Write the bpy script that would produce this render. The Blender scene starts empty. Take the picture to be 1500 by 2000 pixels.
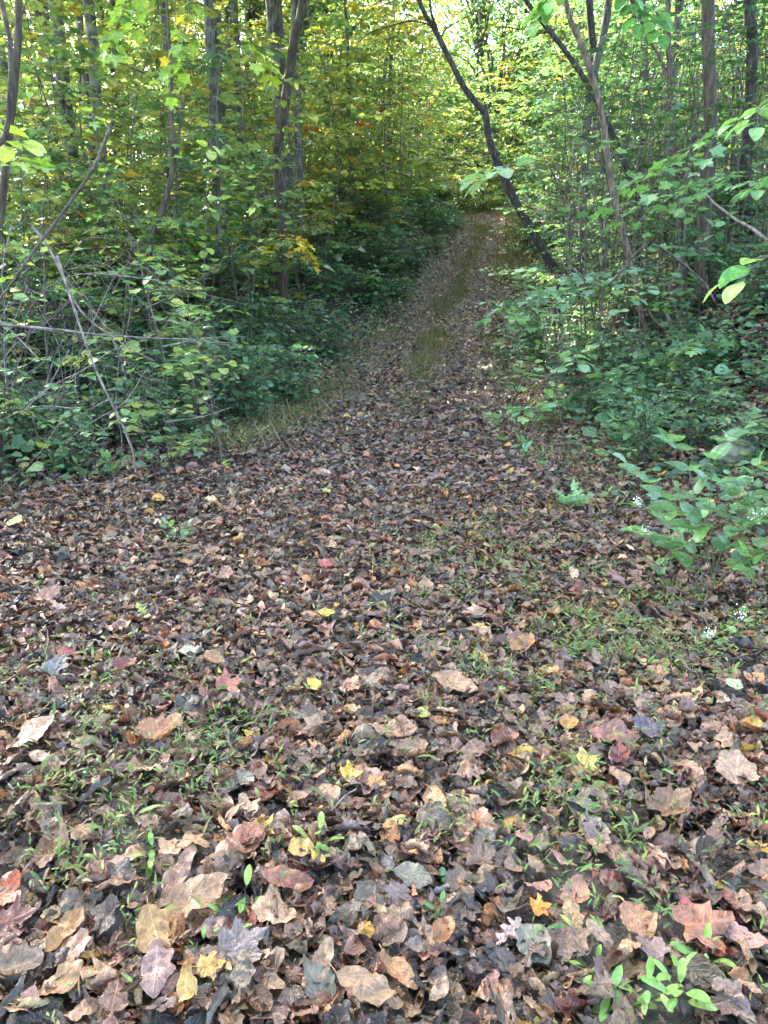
import bpy, math, random
import numpy as np
R = math.radians
rng = np.random.default_rng(11)
random.seed(5)
sc = bpy.context.scene
COLL = sc.collection

# ------------------------------------------------------------------ camera
CAM_H, PITCH, FPX = 1.5, 15.0, 1500.0
cam_d = bpy.data.cameras.new('camera')
cam_d.sensor_fit = 'VERTICAL'; cam_d.sensor_height = 24.0; cam_d.lens = 18.0
cam_d.clip_start = 0.05; cam_d.clip_end = 2000
cam = bpy.data.objects.new('camera', cam_d); COLL.objects.link(cam)
cam.location = (0, 0, CAM_H); cam.rotation_euler = (R(90 - PITCH), 0, 0)
sc.camera = cam

# ------------------------------------------------------------------ sky, sun, exposure
SUN_EL, SUN_AZ = 43.0, -36.0          # azimuth from the view direction (+Y), negative = left
w = bpy.data.worlds.new('World'); sc.world = w; w.use_nodes = True
nt = w.node_tree; nt.nodes.clear()
sky = nt.nodes.new('ShaderNodeTexSky'); sky.sky_type = 'NISHITA'; sky.sun_disc = False
sky.sun_elevation = R(SUN_EL); sky.sun_rotation = R(SUN_AZ)
sky.air_density = 0.8; sky.dust_density = 3.5; sky.ozone_density = 0.7
bg = nt.nodes.new('ShaderNodeBackground'); bg.inputs[1].default_value = 0.15
wo = nt.nodes.new('ShaderNodeOutputWorld')
nt.links.new(sky.outputs[0], bg.inputs[0]); nt.links.new(bg.outputs[0], wo.inputs[0])
sd = bpy.data.lights.new('sun', 'SUN'); sd.energy = 5.0; sd.angle = R(0.6); sd.color = (1.0, 0.93, 0.80)
so = bpy.data.objects.new('sun', sd); COLL.objects.link(so)
a, e = R(SUN_AZ), R(SUN_EL)
from mathutils import Vector, Matrix
sun_dir = Vector((math.sin(a) * math.cos(e), math.cos(a) * math.cos(e), math.sin(e)))
so.rotation_euler = sun_dir.to_track_quat('Z', 'Y').to_euler()
so.location = sun_dir * 60
vs = sc.view_settings
vs.view_transform = 'Standard'; vs.look = 'None'; vs.exposure = 4.2; vs.gamma = 1.0
sc.cycles.max_bounces = 6; sc.cycles.diffuse_bounces = 4; sc.cycles.glossy_bounces = 2
sc.cycles.transmission_bounces = 4; sc.cycles.transparent_max_bounces = 4
sc.cycles.use_denoising = True
sc.cycles.sample_clamp_indirect = 6.0

# ------------------------------------------------------------------ noise and terrain
_tab = np.random.default_rng(3).random((256, 256))
def vnoise(x, y, s=1.0, o=0.0):
    x = np.asarray(x, float) / s + 37.1 + o; y = np.asarray(y, float) / s + 91.7 + o * 1.7
    xi = np.floor(x).astype(int); yi = np.floor(y).astype(int)
    fx = x - xi; fy = y - yi
    fx = fx * fx * (3 - 2 * fx); fy = fy * fy * (3 - 2 * fy)
    g = lambda i, j: _tab[i % 256, j % 256]
    return ((g(xi, yi) * (1 - fx) + g(xi + 1, yi) * fx) * (1 - fy)
            + (g(xi, yi + 1) * (1 - fx) + g(xi + 1, yi + 1) * fx) * fy) * 2 - 1
def sstep(a, b, x):
    t = np.clip((np.asarray(x, float) - a) / (b - a), 0, 1); return t * t * (3 - 2 * t)
def smooth_curve(xs, ys, sig=1.2):
    g = np.arange(-60, 420, 0.25); v = np.interp(g, xs, ys)
    k = np.exp(-0.5 * (np.arange(-24, 25) * 0.25 / sig) ** 2); k /= k.sum()
    return g, np.convolve(np.pad(v, 24, mode='edge'), k, 'valid')
_PROF = smooth_curve([-60, 4, 8, 12, 16, 20, 26, 31, 36, 40, 60, 400], [0, 0, .05, .30, .66, 1.2, 2.3, 3.75, 5.35, 5.85, 6.2, 9])
_CEN = smooth_curve([-60, 8, 11, 16, 20, 26, 36, 46, 70, 400], [0.2, 0.2, .45, .9, 1.6, 2.7, 4.4, 2.5, -8, -8])
_LE = smooth_curve([-60, 4.2, 5.6, 7.6, 11, 16, 20, 26, 36, 46, 70, 400], [-9, -5.5, -3.1, -1.65, -1.05, -.35, .55, 1.85, 3.5, 1.3, -10, -10], .5)
_RE = smooth_curve([-60, 2, 4, 6.3, 8.3, 11.5, 16, 26, 36, 46, 70, 400], [2.6, 2.2, 1.9, 2.0, 1.95, 2.05, 2.3, 3.95, 5.7, 4, -6, -6], .5)
def prof(y): return np.interp(y, *_PROF)
def cen(y): return np.interp(y, *_CEN)
def ledge(y): return np.interp(y, *_LE)
def redge(y): return np.interp(y, *_RE)
def H(x, y):
    x = np.asarray(x, float); y = np.asarray(y, float)
    z = prof(y)
    ul = np.maximum(ledge(y) - x, 0); ur = np.maximum(x - redge(y), 0)
    nearl = sstep(5.5, 13, y); nearr = .22 + .78 * sstep(4, 10, y)
    z = z + nearl * (1.3 * sstep(0, 4.0, ul) + .03 * ul) + nearr * (1.5 * sstep(0, 3.4, ur) + .10 * ur) * (1 - .55 * sstep(30, 60, y))
    z = z - .38 * np.clip(prof(y), 0, 6) * (sstep(3, 13, ul) + .8 * sstep(4, 15, ur))
    md = np.exp(-(((x - ledge(y) + 1.6) / 1.9) ** 2 + ((y - 27) / 6.5) ** 2))   # overgrown mound beside the path
    z = z + 1.15 * md
    far = sstep(60, 160, np.hypot(x, y)); z = z * (1 - far) + (7.5 + 2 * vnoise(x, y, 60)) * far
    c = cen(y); inp = sstep(9, 13, y) * (1 - sstep(34, 40, y))
    rut = np.exp(-((np.abs(x - c - .0) - .72) / .26) ** 2)
    z = z - .075 * rut * inp
    nearf = 1 - sstep(12, 30, np.hypot(x, y))
    z = z + .05 * vnoise(x, y, 1.3) + .10 * vnoise(x, y, 3.4, 5) * sstep(3, 9, y) + nearf * (.016 * vnoise(x, y, .35, 2) + .007 * vnoise(x, y, .14, 9))
    return z
cp, sp = math.cos(R(PITCH)), math.sin(R(PITCH))
def ray(px, py):
    dx = (px - 750) / FPX; dz = (1000 - py) / FPX
    return np.array([dx, cp + dz * sp, -sp + dz * cp])
def at(px, py, Y):                       # the point of a sight line that stands Y metres in front
    d = ray(px, py); return np.array([0, 0, CAM_H]) + d * (Y / d[1])
def hit(px, py):                         # where a sight line meets the ground
    d = ray(px, py); d = d / d[1]
    t = np.concatenate([np.arange(.8, 12, .02), np.arange(12, 60, .1)])
    P = d[None] * t[:, None] + np.array([0, 0, CAM_H])
    below = P[:, 2] < H(P[:, 0], P[:, 1])
    i = int(np.argmax(below)) if below.any() else len(t) - 1
    p = P[i].copy(); p[2] = float(H(p[0], p[1])); return p
def inview(x, y, z=0., m=0.0):
    dx = x / (y * cp + (CAM_H - z) * sp + 1e-6)
    return np.abs(dx) < .5 + m

# ------------------------------------------------------------------ materials
def new_mat(name):
    m = bpy.data.materials.new(name); m.use_nodes = True
    n = m.node_tree; n.nodes.clear(); return m, n
def N(n, t, **k):
    o = n.nodes.new(t)
    for a_, b_ in k.items(): setattr(o, a_, b_)
    return o
def leaf_mat(name, trans=.45, rough=.5, tcol=(1.3, 1.25, .45), veins=.25, spec=.4, bump=.0, mott=0.0):
    m, n = new_mat(name); L = n.links.new
    out = N(n, 'ShaderNodeOutputMaterial'); at_ = N(n, 'ShaderNodeAttribute', attribute_name='col')
    uv = N(n, 'ShaderNodeAttribute', attribute_name='luv')
    sep = N(n, 'ShaderNodeSeparateXYZ'); L(uv.outputs['Vector'], sep.inputs[0])
    ab = N(n, 'ShaderNodeMath', operation='ABSOLUTE'); L(sep.outputs[1], ab.inputs[0])
    rib = N(n, 'ShaderNodeMapRange'); rib.inputs[1].default_value = 0; rib.inputs[2].default_value = .09
    rib.inputs[3].default_value = 1; rib.inputs[4].default_value = 0; L(ab.outputs[0], rib.inputs[0])
    # side veins: stripes of (u - |v|)
    s1 = N(n, 'ShaderNodeMath', operation='MULTIPLY_ADD'); L(ab.outputs[0], s1.inputs[0]); s1.inputs[1].default_value = -.35; L(sep.outputs[0], s1.inputs[2])
    s2 = N(n, 'ShaderNodeMath', operation='MULTIPLY'); L(s1.outputs[0], s2.inputs[0]); s2.inputs[1].default_value = 58
    s3 = N(n, 'ShaderNodeMath', operation='SINE'); L(s2.outputs[0], s3.inputs[0])
    s4 = N(n, 'ShaderNodeMapRange'); L(s3.outputs[0], s4.inputs[0]); s4.inputs[1].default_value = .55; s4.inputs[2].default_value = 1; s4.inputs[4].default_value = .6
    mx = N(n, 'ShaderNodeMath', operation='MAXIMUM'); L(rib.outputs[0], mx.inputs[0]); L(s4.outputs[0], mx.inputs[1])
    geo = N(n, 'ShaderNodeNewGeometry')
    nz = N(n, 'ShaderNodeTexNoise'); nz.inputs['Scale'].default_value = 55; nz.inputs['Detail'].default_value = 3; L(geo.outputs['Position'], nz.inputs['Vector'])
    r2 = N(n, 'ShaderNodeMapRange'); L(nz.outputs[0], r2.inputs[0]); r2.inputs[1].default_value = .3; r2.inputs[2].default_value = .7
    r2.inputs[3].default_value = .62; r2.inputs[4].default_value = 1.25
    v2 = N(n, 'ShaderNodeMath', operation='MULTIPLY_ADD'); L(mx.outputs[0], v2.inputs[0]); v2.inputs[1].default_value = veins; L(r2.outputs[0], v2.inputs[2])
    if mott:
        n3 = N(n, 'ShaderNodeTexNoise'); n3.inputs['Scale'].default_value = 120; n3.inputs['Detail'].default_value = 4; L(geo.outputs['Position'], n3.inputs['Vector'])
        r3 = N(n, 'ShaderNodeMapRange'); L(n3.outputs[0], r3.inputs[0]); r3.inputs[1].default_value = .34; r3.inputs[2].default_value = .62; r3.inputs[3].default_value = .72; r3.inputs[4].default_value = 1.1
        v3 = N(n, 'ShaderNodeMath', operation='MULTIPLY'); L(v2.outputs[0], v3.inputs[0]); L(r3.outputs[0], v3.inputs[1]); v2 = v3
    mul = N(n, 'ShaderNodeVectorMath', operation='SCALE'); L(at_.outputs['Color'], mul.inputs[0]); L(v2.outputs[0], mul.inputs['Scale'])
    pb = N(n, 'ShaderNodeBsdfPrincipled'); L(mul.outputs[0], pb.inputs['Base Color'])
    pb.inputs['Roughness'].default_value = rough; pb.inputs['Specular IOR Level'].default_value = spec
    if bump:
        bp = N(n, 'ShaderNodeBump'); bp.inputs['Strength'].default_value = bump; bp.inputs['Distance'].default_value = .003
        L(v2.outputs[0], bp.inputs['Height']); L(bp.outputs[0], pb.inputs['Normal'])
    if trans > 0:
        tm = N(n, 'ShaderNodeVectorMath', operation='MULTIPLY'); L(mul.outputs[0], tm.inputs[0]); tm.inputs[1].default_value = tcol
        tb = N(n, 'ShaderNodeBsdfTranslucent'); L(tm.outputs[0], tb.inputs[0])
        mi = N(n, 'ShaderNodeMixShader'); mi.inputs[0].default_value = trans
        L(pb.outputs[0], mi.inputs[1]); L(tb.outputs[0], mi.inputs[2]); L(mi.outputs[0], out.inputs[0])
    else: L(pb.outputs[0], out.inputs[0])
    return m
def rough_mat(name, c1, c2, c3, scale, stretch=(1, 1, 1), rough=.85, bump=.6, dist=.02, c4=None, patch=3.0):
    m, n = new_mat(name); L = n.links.new
    out = N(n, 'ShaderNodeOutputMaterial'); geo = N(n, 'ShaderNodeNewGeometry')
    mp = N(n, 'ShaderNodeMapping'); mp.inputs['Scale'].default_value = stretch; L(geo.outputs['Position'], mp.inputs[0])
    nz = N(n, 'ShaderNodeTexNoise'); nz.inputs['Scale'].default_value = scale; nz.inputs['Detail'].default_value = 6; nz.inputs['Roughness'].default_value = .65; L(mp.outputs[0], nz.inputs['Vector'])
    cr = N(n, 'ShaderNodeValToRGB'); el = cr.color_ramp.elements
    el[0].position = .36; el[0].color = (*c1, 1); el[1].position = .64; el[1].color = (*c3, 1)
    e2 = el.new(.5); e2.color = (*c2, 1); L(nz.outputs[0], cr.inputs[0])
    col = cr.outputs[0]
    if c4:
        n2 = N(n, 'ShaderNodeTexNoise'); n2.inputs['Scale'].default_value = patch; n2.inputs['Detail'].default_value = 4; L(geo.outputs['Position'], n2.inputs['Vector'])
        m2 = N(n, 'ShaderNodeMapRange'); L(n2.outputs[0], m2.inputs[0]); m2.inputs[1].default_value = .5; m2.inputs[2].default_value = .66; m2.inputs[4].default_value = .8
        mc = N(n, 'ShaderNodeMixRGB'); L(m2.outputs[0], mc.inputs[0]); L(col, mc.inputs[1]); mc.inputs[2].default_value = (*c4, 1); col = mc.outputs[0]
    pb = N(n, 'ShaderNodeBsdfPrincipled'); L(col, pb.inputs['Base Color']); pb.inputs['Roughness'].default_value = rough
    bp = N(n, 'ShaderNodeBump'); bp.inputs['Strength'].default_value = bump; bp.inputs['Distance'].default_value = dist
    L(nz.outputs[0], bp.inputs['Height']); L(bp.outputs[0], pb.inputs['Normal']); L(pb.outputs[0], out.inputs[0])
    return m
M = {}
M['litter'] = leaf_mat('dead_leaf', trans=.10, rough=.36, tcol=(1.2, .9, .5), veins=.75, spec=.6, bump=.9, mott=1.0)
M['green'] = leaf_mat('green_leaf', trans=.45, rough=.38, tcol=(1.2, 1.2, .75), veins=.18, spec=.5)
M['grass'] = leaf_mat('grass_blade', trans=.35, rough=.5, tcol=(1.3, 1.25, .5), veins=.0, spec=.35)
M['soil'] = rough_mat('forest_soil', (.006, .005, .004), (.018, .014, .011), (.055, .042, .032), 45, rough=.9, bump=1, dist=.03)
M['mud'] = rough_mat('path_mud', (.014, .012, .010), (.04, .033, .028), (.09, .075, .065), 11, rough=.5, bump=1, dist=.025)
M['bark_grey'] = rough_mat('grey_bark', (.025, .023, .017), (.065, .061, .046), (.15, .145, .115), 24, (1, 1, .14), dist=.05, bump=1, c4=(.17, .19, .14), patch=5)
M['bark_brown'] = rough_mat('brown_bark', (.016, .011, .007), (.05, .034, .021), (.12, .085, .055), 26, (1, 1, .15), dist=.05, bump=1, c4=(.055, .06, .03), patch=4)
M['bark_dark'] = rough_mat('dark_bark', (.010, .009, .008), (.03, .025, .021), (.085, .075, .065), 26, (1, 1, .2), dist=.04, bump=1)
M['bark_tan'] = rough_mat('tan_bark', (.04, .028, .018), (.10, .072, .048), (.20, .15, .105), 30, (1, 1, .2), dist=.03, bump=1)
M['twig'] = rough_mat('twig', (.03, .022, .018), (.075, .058, .047), (.14, .115, .095), 20, (1, 1, 1))
M['deadwood'] = rough_mat('dead_wood', (.07, .055, .045), (.17, .14, .12), (.32, .28, .24), 18, (1, 1, 1))
M['stem_green'] = rough_mat('green_stem', (.04, .06, .02), (.08, .11, .04), (.13, .15, .06), 20)
M['rock'] = rough_mat('mossy_rock', (.05, .055, .035), (.12, .12, .09), (.24, .23, .19), 9, c4=(.06, .085, .02), patch=5)
M['stone'] = rough_mat('pale_stone', (.2, .2, .17), (.3, .29, .24), (.4, .39, .33), 30)
M['petal'] = rough_mat('white_petal', (.6, .62, .5), (.75, .77, .66), (.85, .87, .78), 40, bump=.1)

# ------------------------------------------------------------------ mesh helpers
def mesh_from(name, V, faces, mat, col=None, luv=None, smooth=True):
    """faces: list of int arrays (m,k)"""
    me = bpy.data.meshes.new(name)
    V = np.ascontiguousarray(V, np.float32)
    faces = [f for f in faces if len(f)]
    tot = [np.full(len(f), f.shape[1], np.int32) for f in faces]
    lt = np.concatenate(tot); idx = np.concatenate([f.ravel() for f in faces]).astype(np.int32)
    ls = np.concatenate([[0], np.cumsum(lt)[:-1]]).astype(np.int32)
    me.vertices.add(len(V)); me.vertices.foreach_set('co', V.ravel())
    me.loops.add(len(idx)); me.loops.foreach_set('vertex_index', idx)
    me.polygons.add(len(lt)); me.polygons.foreach_set('loop_start', ls); me.polygons.foreach_set('loop_total', lt)
    if smooth: me.polygons.foreach_set('use_smooth', np.ones(len(lt), bool))
    if col is not None:
        at_ = me.attributes.new('col', 'FLOAT_COLOR', 'POINT')
        c4 = np.ones((len(V), 4), np.float32); c4[:, :3] = col; at_.data.foreach_set('color', c4.ravel())
    if luv is not None:
        at_ = me.attributes.new('luv', 'FLOAT_VECTOR', 'POINT'); at_.data.foreach_set('vector', np.ascontiguousarray(luv, np.float32).ravel())
    me.materials.append(mat); me.update(); me.validate(); return me
def link(name, data, parent=None):
    o = bpy.data.objects.new(name, data); COLL.objects.link(o)
    if parent is not None: o.parent = parent
    return o
def tag(o, label=None, cat=None, group=None, kind=None):
    if label: o['label'] = label
    if cat: o['category'] = cat
    if group: o['group'] = group
    if kind: o['kind'] = kind
    return o
def empty(name, loc, label, cat, group=None, rz=0, s=1.0):
    o = bpy.data.objects.new(name, None); COLL.objects.link(o)
    o.location = tuple(float(v) for v in loc); o.rotation_euler = (0, 0, rz); o.scale = (s, s, s)
    return tag(o, label, cat, group)

class Leaves:
    def __init__(s): s.V = []; s.F = {}; s.C = []; s.U = []; s.n = 0
    def add(s, tpl, P, D, Nn, S, C):
        """tpl=(verts,faces,uv); P pos, D direction of leaf axis, Nn approximate normals, S scale, C colours"""
        v, fs, uv = tpl; k = len(v); n = len(P)
        if n == 0: return
        D = D / (np.linalg.norm(D, axis=1, keepdims=True) + 1e-9)
        B = np.cross(Nn, D); B /= (np.linalg.norm(B, axis=1, keepdims=True) + 1e-9)
        Z = np.cross(D, B)
        W = (v[None, :, 0, None] * D[:, None] + v[None, :, 1, None] * B[:, None] + v[None, :, 2, None] * Z[:, None]) * np.asarray(S).reshape(-1, 1, 1) + P[:, None]
        s.V.append(W.reshape(-1, 3)); s.C.append(np.repeat(C, k, 0)); s.U.append(np.tile(uv, (n, 1)))
        off = s.n + np.arange(n) * k
        for f in fs: s.F.setdefault(f.shape[1], []).append((f[None] + off[:, None, None]).reshape(-1, f.shape[1]))
        s.n += n * k
    def mesh(s, name, mat, smooth=True):
        return mesh_from(name, np.concatenate(s.V), [np.concatenate(x) for x in s.F.values()], mat, np.concatenate(s.C), np.concatenate(s.U), smooth)
class Tubes:
    def __init__(s): s.V = []; s.F = []; s.n = 0
    def add(s, P, r, k=6, rough=0.0):
        P = np.asarray(P, float); m = len(P); r = np.broadcast_to(np.asarray(r, float), (m,))
        T = np.gradient(P, axis=0); T /= (np.linalg.norm(T, axis=1, keepdims=True) + 1e-9)
        ref = np.array([1., 0, 0]) if abs(T[:, 0]).mean() < .7 else np.array([0, 1., 0])
        A = np.cross(T, ref); A /= (np.linalg.norm(A, axis=1, keepdims=True) + 1e-9); B = np.cross(T, A)
        th = np.arange(k) * 2 * math.pi / k
        rr = r[:, None] * (1 + rough * rng.normal(0, 1, (m, k)))
        W = P[:, None] + rr[..., None] * (np.cos(th)[None, :, None] * A[:, None] + np.sin(th)[None, :, None] * B[:, None])
        s.V.append(W.reshape(-1, 3))
        i = np.arange(m - 1)[:, None] * k; j = np.arange(k)[None]; j2 = (j + 1) % k
        s.F.append((np.stack([i + j, i + j2, i + k + j2, i + k + j], -1).reshape(-1, 4)) + s.n)
        s.n += m * k
    def mesh(s, name, mat): return mesh_from(name, np.concatenate(s.V), [np.concatenate(s.F)], mat)
def spline(P, n):
    P = np.asarray(P, float); m = len(P)
    if m < 3: return P[0] + (P[-1] - P[0]) * np.linspace(0, 1, n)[:, None]
    Q = np.vstack([2 * P[0] - P[1], P, 2 * P[-1] - P[-2]]); t = np.linspace(0, m - 1 - 1e-6, n); i = t.astype(int); f = (t - i)[:, None]
    a, b, c, d = Q[i], Q[i + 1], Q[i + 2], Q[i + 3]
    return .5 * (2 * b + (c - a) * f + (2 * a - 5 * b + 4 * c - d) * f ** 2 + (-a + 3 * b - 3 * c + d) * f ** 3)
def wob(P, amp, seed=0, freq=2.0):
    P = np.asarray(P, float); s = np.concatenate([[0], np.cumsum(np.linalg.norm(np.diff(P, axis=0), axis=1))])
    k = np.stack([vnoise(s * freq, s * 0 + seed * 7.3 + q * 13.7) for q in range(3)], 1)
    return P + k * amp

# ------------------------------------------------------------------ leaf templates
def bend(v, k1, k2, tw=0, cr=0, seed=0):
    v = v.copy(); g = np.random.default_rng(seed)
    x, y, z = v[:, 0], v[:, 1], v[:, 2]
    # across
    if abs(k2) > 1e-4: z = z + np.sign(k2) * (1 - np.cos(np.abs(y) * abs(k2) * 2)) / (abs(k2) * 2); y = np.sin(y * abs(k2) * 2) / (abs(k2) * 2)
    if cr: z = z + cr * (np.sin(x * 9 + g.random() * 6 + y * 7) * .5 + np.sin(y * 15 + g.random() * 6 - x * 5) * .5)
    if abs(k1) > 1e-4:
        r = 1 / k1; th = (x - .5) * k1; x, z = (r - z) * np.sin(th) + .5, r - (r - z) * np.cos(th)
    if tw: c, s = np.cos(tw * (x - .5)), np.sin(tw * (x - .5)); y, z = y * c - z * s, y * s + z * c
    return np.stack([x, y, z], 1)
def grid_leaf(w, n=8, m=4, stalk=0.0):
    t = np.linspace(0, 1, n + 1); s = np.linspace(-1, 1, m + 1)
    T, S = np.meshgrid(t, s, indexing='ij'); W = w(T)
    shift = -.05 * np.abs(S) * (1 - T)                         # tips of the rim sweep forward a little
    v = np.stack([T + shift * 0 + np.abs(S) * .06 * np.sin(T * 3.14), W * S, np.zeros_like(T)], -1).reshape(-1, 3)
    uv = np.stack([T, S, T * 0], -1).reshape(-1, 3)
    i = (np.arange(n)[:, None] * (m + 1) + np.arange(m)[None]).ravel()
    f = np.stack([i, i + m + 1, i + m + 2, i + 1], -1)
    fs = [f]
    if stalk:
        b = len(v); v = np.vstack([v, [[0, .008, 0], [0, -.008, 0], [-stalk, -.006, .03], [-stalk, .006, .03]]]); uv = np.vstack([uv, np.zeros((4, 3))])
        fs = [np.vstack([f, [[b, b + 1, b + 2, b + 3]]])]
    return v, fs, uv
def polar_leaf(rf, n=28, c=.28, stalk=.0):
    th = np.linspace(-math.pi, math.pi, n, endpoint=False); r = rf(th)
    o = np.stack([c + r * np.cos(th), r * np.sin(th), 0 * th], 1); mid = np.stack([c + .5 * r * np.cos(th), .5 * r * np.sin(th), 0 * th], 1)
    v = np.vstack([[[c, 0, 0]], mid, o]); j = np.arange(n); j2 = (j + 1) % n
    f3 = np.stack([0 * j, 1 + j, 1 + j2], 1); f4 = np.stack([1 + j, 1 + n + j, 1 + n + j2, 1 + j2], 1)
    uv = v.copy(); uv[:, 1] *= 2
    fs = [f3, f4]
    if stalk:
        b = len(v); x0 = c - rf(np.array([math.pi - .001]))[0]
        v = np.vstack([v, [[x0 + .02, .008, 0], [x0 + .02, -.008, 0], [x0 - stalk, -.006, .04], [x0 - stalk, .006, .04]]]); uv = np.vstack([uv, np.zeros((4, 3))])
        fs = [f3, np.vstack([f4, [[b, b + 1, b + 2, b + 3]]])]
    return v, fs, uv
w_ell = lambda T: .27 * np.sin(np.clip(T, 0, 1) ** .85 * math.pi) ** .8
w_ovt = lambda T: .36 * np.sin(np.clip(T, 0, 1) ** .62 * math.pi) ** .75
w_rnd = lambda T: .44 * np.sin(np.clip(T, 0, 1) ** .72 * math.pi) ** .6
w_obl = lambda T: .19 * np.sin(np.clip(T, 0, 1) ** .95 * math.pi) ** .7
w_lan = lambda T: .10 * np.sin(np.clip(T, 0, 1) ** .7 * math.pi) ** .9
w_oak = lambda T: .30 * np.sin(np.clip(T, 0, 1) ** 1.1 * math.pi) ** .7 * (.62 + .38 * np.cos(T * 26))
def r_maple(th):
    a = np.abs(th)
    r = .32 + .30 * np.exp(-(a / .34) ** 2) + .26 * np.exp(-((a - 1.05) / .32) ** 2) + .13 * np.exp(-((a - 1.95) / .28) ** 2)
    return r * (1 + .06 * np.cos(th * 22)) * (1 - .35 * np.exp(-((a - math.pi) / .35) ** 2))
def r_tulip(th):
    a = np.abs(th)
    return (.40 + .22 * np.exp(-((a - .55) / .25) ** 2) + .2 * np.exp(-((a - 1.6) / .3) ** 2) - .08 * np.exp(-(a / .3) ** 2)) * (1 - .3 * np.exp(-((a - math.pi) / .4) ** 2))
def r_ragged(th): return .40 * (1 + .18 * np.sin(th * 3 + 1) + .13 * np.sin(th * 5 + 2) + .12 * np.sin(th * 9) + .07 * np.sin(th * 13 + 3))
BASE_HI = [grid_leaf(w_ell, 26, 6, .12), grid_leaf(w_ovt, 26, 6, .15), grid_leaf(w_rnd, 24, 6, .1), grid_leaf(w_obl, 26, 4, .08), grid_leaf(w_oak, 30, 4, .1),
           polar_leaf(r_maple, 44, .32, .3), polar_leaf(r_tulip, 32, .4, .25), polar_leaf(r_ragged, 30, .45, .0)]
BASE_LO = [grid_leaf(w_ell, 5, 2), grid_leaf(w_ovt, 5, 2), grid_leaf(w_rnd, 5, 2), grid_leaf(w_obl, 5, 2), grid_leaf(w_oak, 12, 2),
           polar_leaf(r_maple, 20, .32), polar_leaf(r_tulip, 16, .4), polar_leaf(r_ragged, 13, .45)]
def crumple(v, amp, seed):
    v = v.copy(); x, y = v[:, 0], v[:, 1]; o = seed % 97
    v[:, 2] += amp * (vnoise(x, y, .30, o) + .5 * vnoise(x, y, .13, o + 3)); rim = np.abs(y) / (np.abs(y).max() + 1e-6)
    v[:, 0] += .05 * vnoise(x, y, .16, o + 9); v[:, 1] *= 1 + .22 * vnoise(x, y * 0 + np.sign(y), .14, o + 5) + .10 * vnoise(x, y * 0 + np.sign(y), .045, o + 15)
    v[:, 2] += .012 * np.sin((x - .35 * rim * .3) * 40) * rim ** .5
    v[:, 2] += .5 * amp * vnoise(x, y, .07, o + 21)
    v[:, 2] += rim ** 2 * amp * 1.3 * vnoise(x, np.sign(y), .22, o + 7)
    return v
def variants(bases, seed, per=3, amt=1.0):
    g = np.random.default_rng(seed); out = []
    for b in bases:
        for q in range(per):
            k1 = g.normal(0, .9) * amt; k2 = abs(g.normal(0, 1.2)) * amt * (1 if g.random() < .75 else -1)
            if g.random() < .22: k2 = g.uniform(2.6, 5.5) * amt
            v = bend(crumple(b[0], g.uniform(.03, .10), int(g.integers(1e6))), k1, k2, g.normal(0, 1.0) * amt, .022 + .03 * g.random(), int(g.integers(1e6)))
            v[:, 0] -= .5
            out.append((v, b[1], b[2]))
    return out
LIT_HI = variants(BASE_HI, 1, 7); LIT_LO = variants(BASE_LO, 2, 3, .9)
# living leaves, base of the blade at the origin
G_OVATE = (bend(grid_leaf(w_ovt, 6, 2)[0], -.5, .5), *grid_leaf(w_ovt, 6, 2)[1:])
G_OVATE_HI = (bend(grid_leaf(w_ovt, 12, 6, .1)[0], -.6, .45, 0, .012), *grid_leaf(w_ovt, 12, 6, .1)[1:])
G_ELL = (bend(grid_leaf(w_ell, 6, 2)[0], -.6, .4), *grid_leaf(w_ell, 6, 2)[1:])
G_ELL_HI = (bend(grid_leaf(w_ell, 12, 6, .08)[0], -.7, .4, 0, .012), *grid_leaf(w_ell, 12, 6, .08)[1:])
G_OBL_HI = (bend(grid_leaf(w_obl, 12, 6, .08)[0], -.8, .6, 0, .012), *grid_leaf(w_obl, 12, 6, .08)[1:])
G_RND = (bend(grid_leaf(w_rnd, 6, 2)[0], -.4, .4), *grid_leaf(w_rnd, 6, 2)[1:])
G_MAPLE = (bend(polar_leaf(r_maple, 18, .34)[0], -.5, .3), *polar_leaf(r_maple, 18, .34)[1:])
G_MAPLE_HI = (bend(polar_leaf(r_maple, 44, .34, .35)[0], -.5, .35, 0, .015), *polar_leaf(r_maple, 44, .34, .35)[1:])
G_LAN = (bend(grid_leaf(w_lan, 4, 2)[0], -.9, .6), *grid_leaf(w_lan, 4, 2)[1:])
G_FAR = (np.array([[0, 0, 0], [.45, .33, .06], [1, 0, -.08], [.45, -.33, .06]]), [np.array([[0, 1, 2, 3]])], np.array([[0, 0, 0], [.45, 1, 0], [1, 0, 0], [.45, -1, 0.]]))
G_FAR = (G_FAR[0], [np.array([[0, 2, 1], [0, 3, 2]])], G_FAR[2])

def rand_unit(n, zmin=-1, zmax=1):
    z = rng.uniform(zmin, zmax, n); t = rng.uniform(0, 2 * math.pi, n); r = np.sqrt(1 - z * z)
    return np.stack([r * np.cos(t), r * np.sin(t), z], 1)
def pick(pal, n, var=.18, w=None):
    pal = np.asarray(pal, float)
    c = pal[rng.choice(len(pal), n, p=None if w is None else np.asarray(w) / np.sum(w))]
    return np.clip(c * np.exp(rng.normal(0, var, (n, 1))) * np.exp(rng.normal(0, var * .3, (n, 3))), 0.003, .9)
PAL_LIT = [(.19, .105, .065), (.24, .14, .085), (.13, .08, .055), (.055, .036, .028), (.31, .185, .11), (.17, .11, .088), (.12, .092, .078), (.34, .15, .06), (.20, .062, .04), (.022, .016, .014), (.35, .23, .14), (.40, .24, .05), (.26, .27, .08)]
W_LIT = [17, 15, 15, 14, 9, 11, 7, 6, 4.5, 13, 2.5, .9, .4]
PAL_G_L = [(.14, .23, .09), (.20, .28, .10), (.28, .33, .10), (.09, .17, .08), (.40, .37, .07), (.44, .26, .05)]
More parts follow.
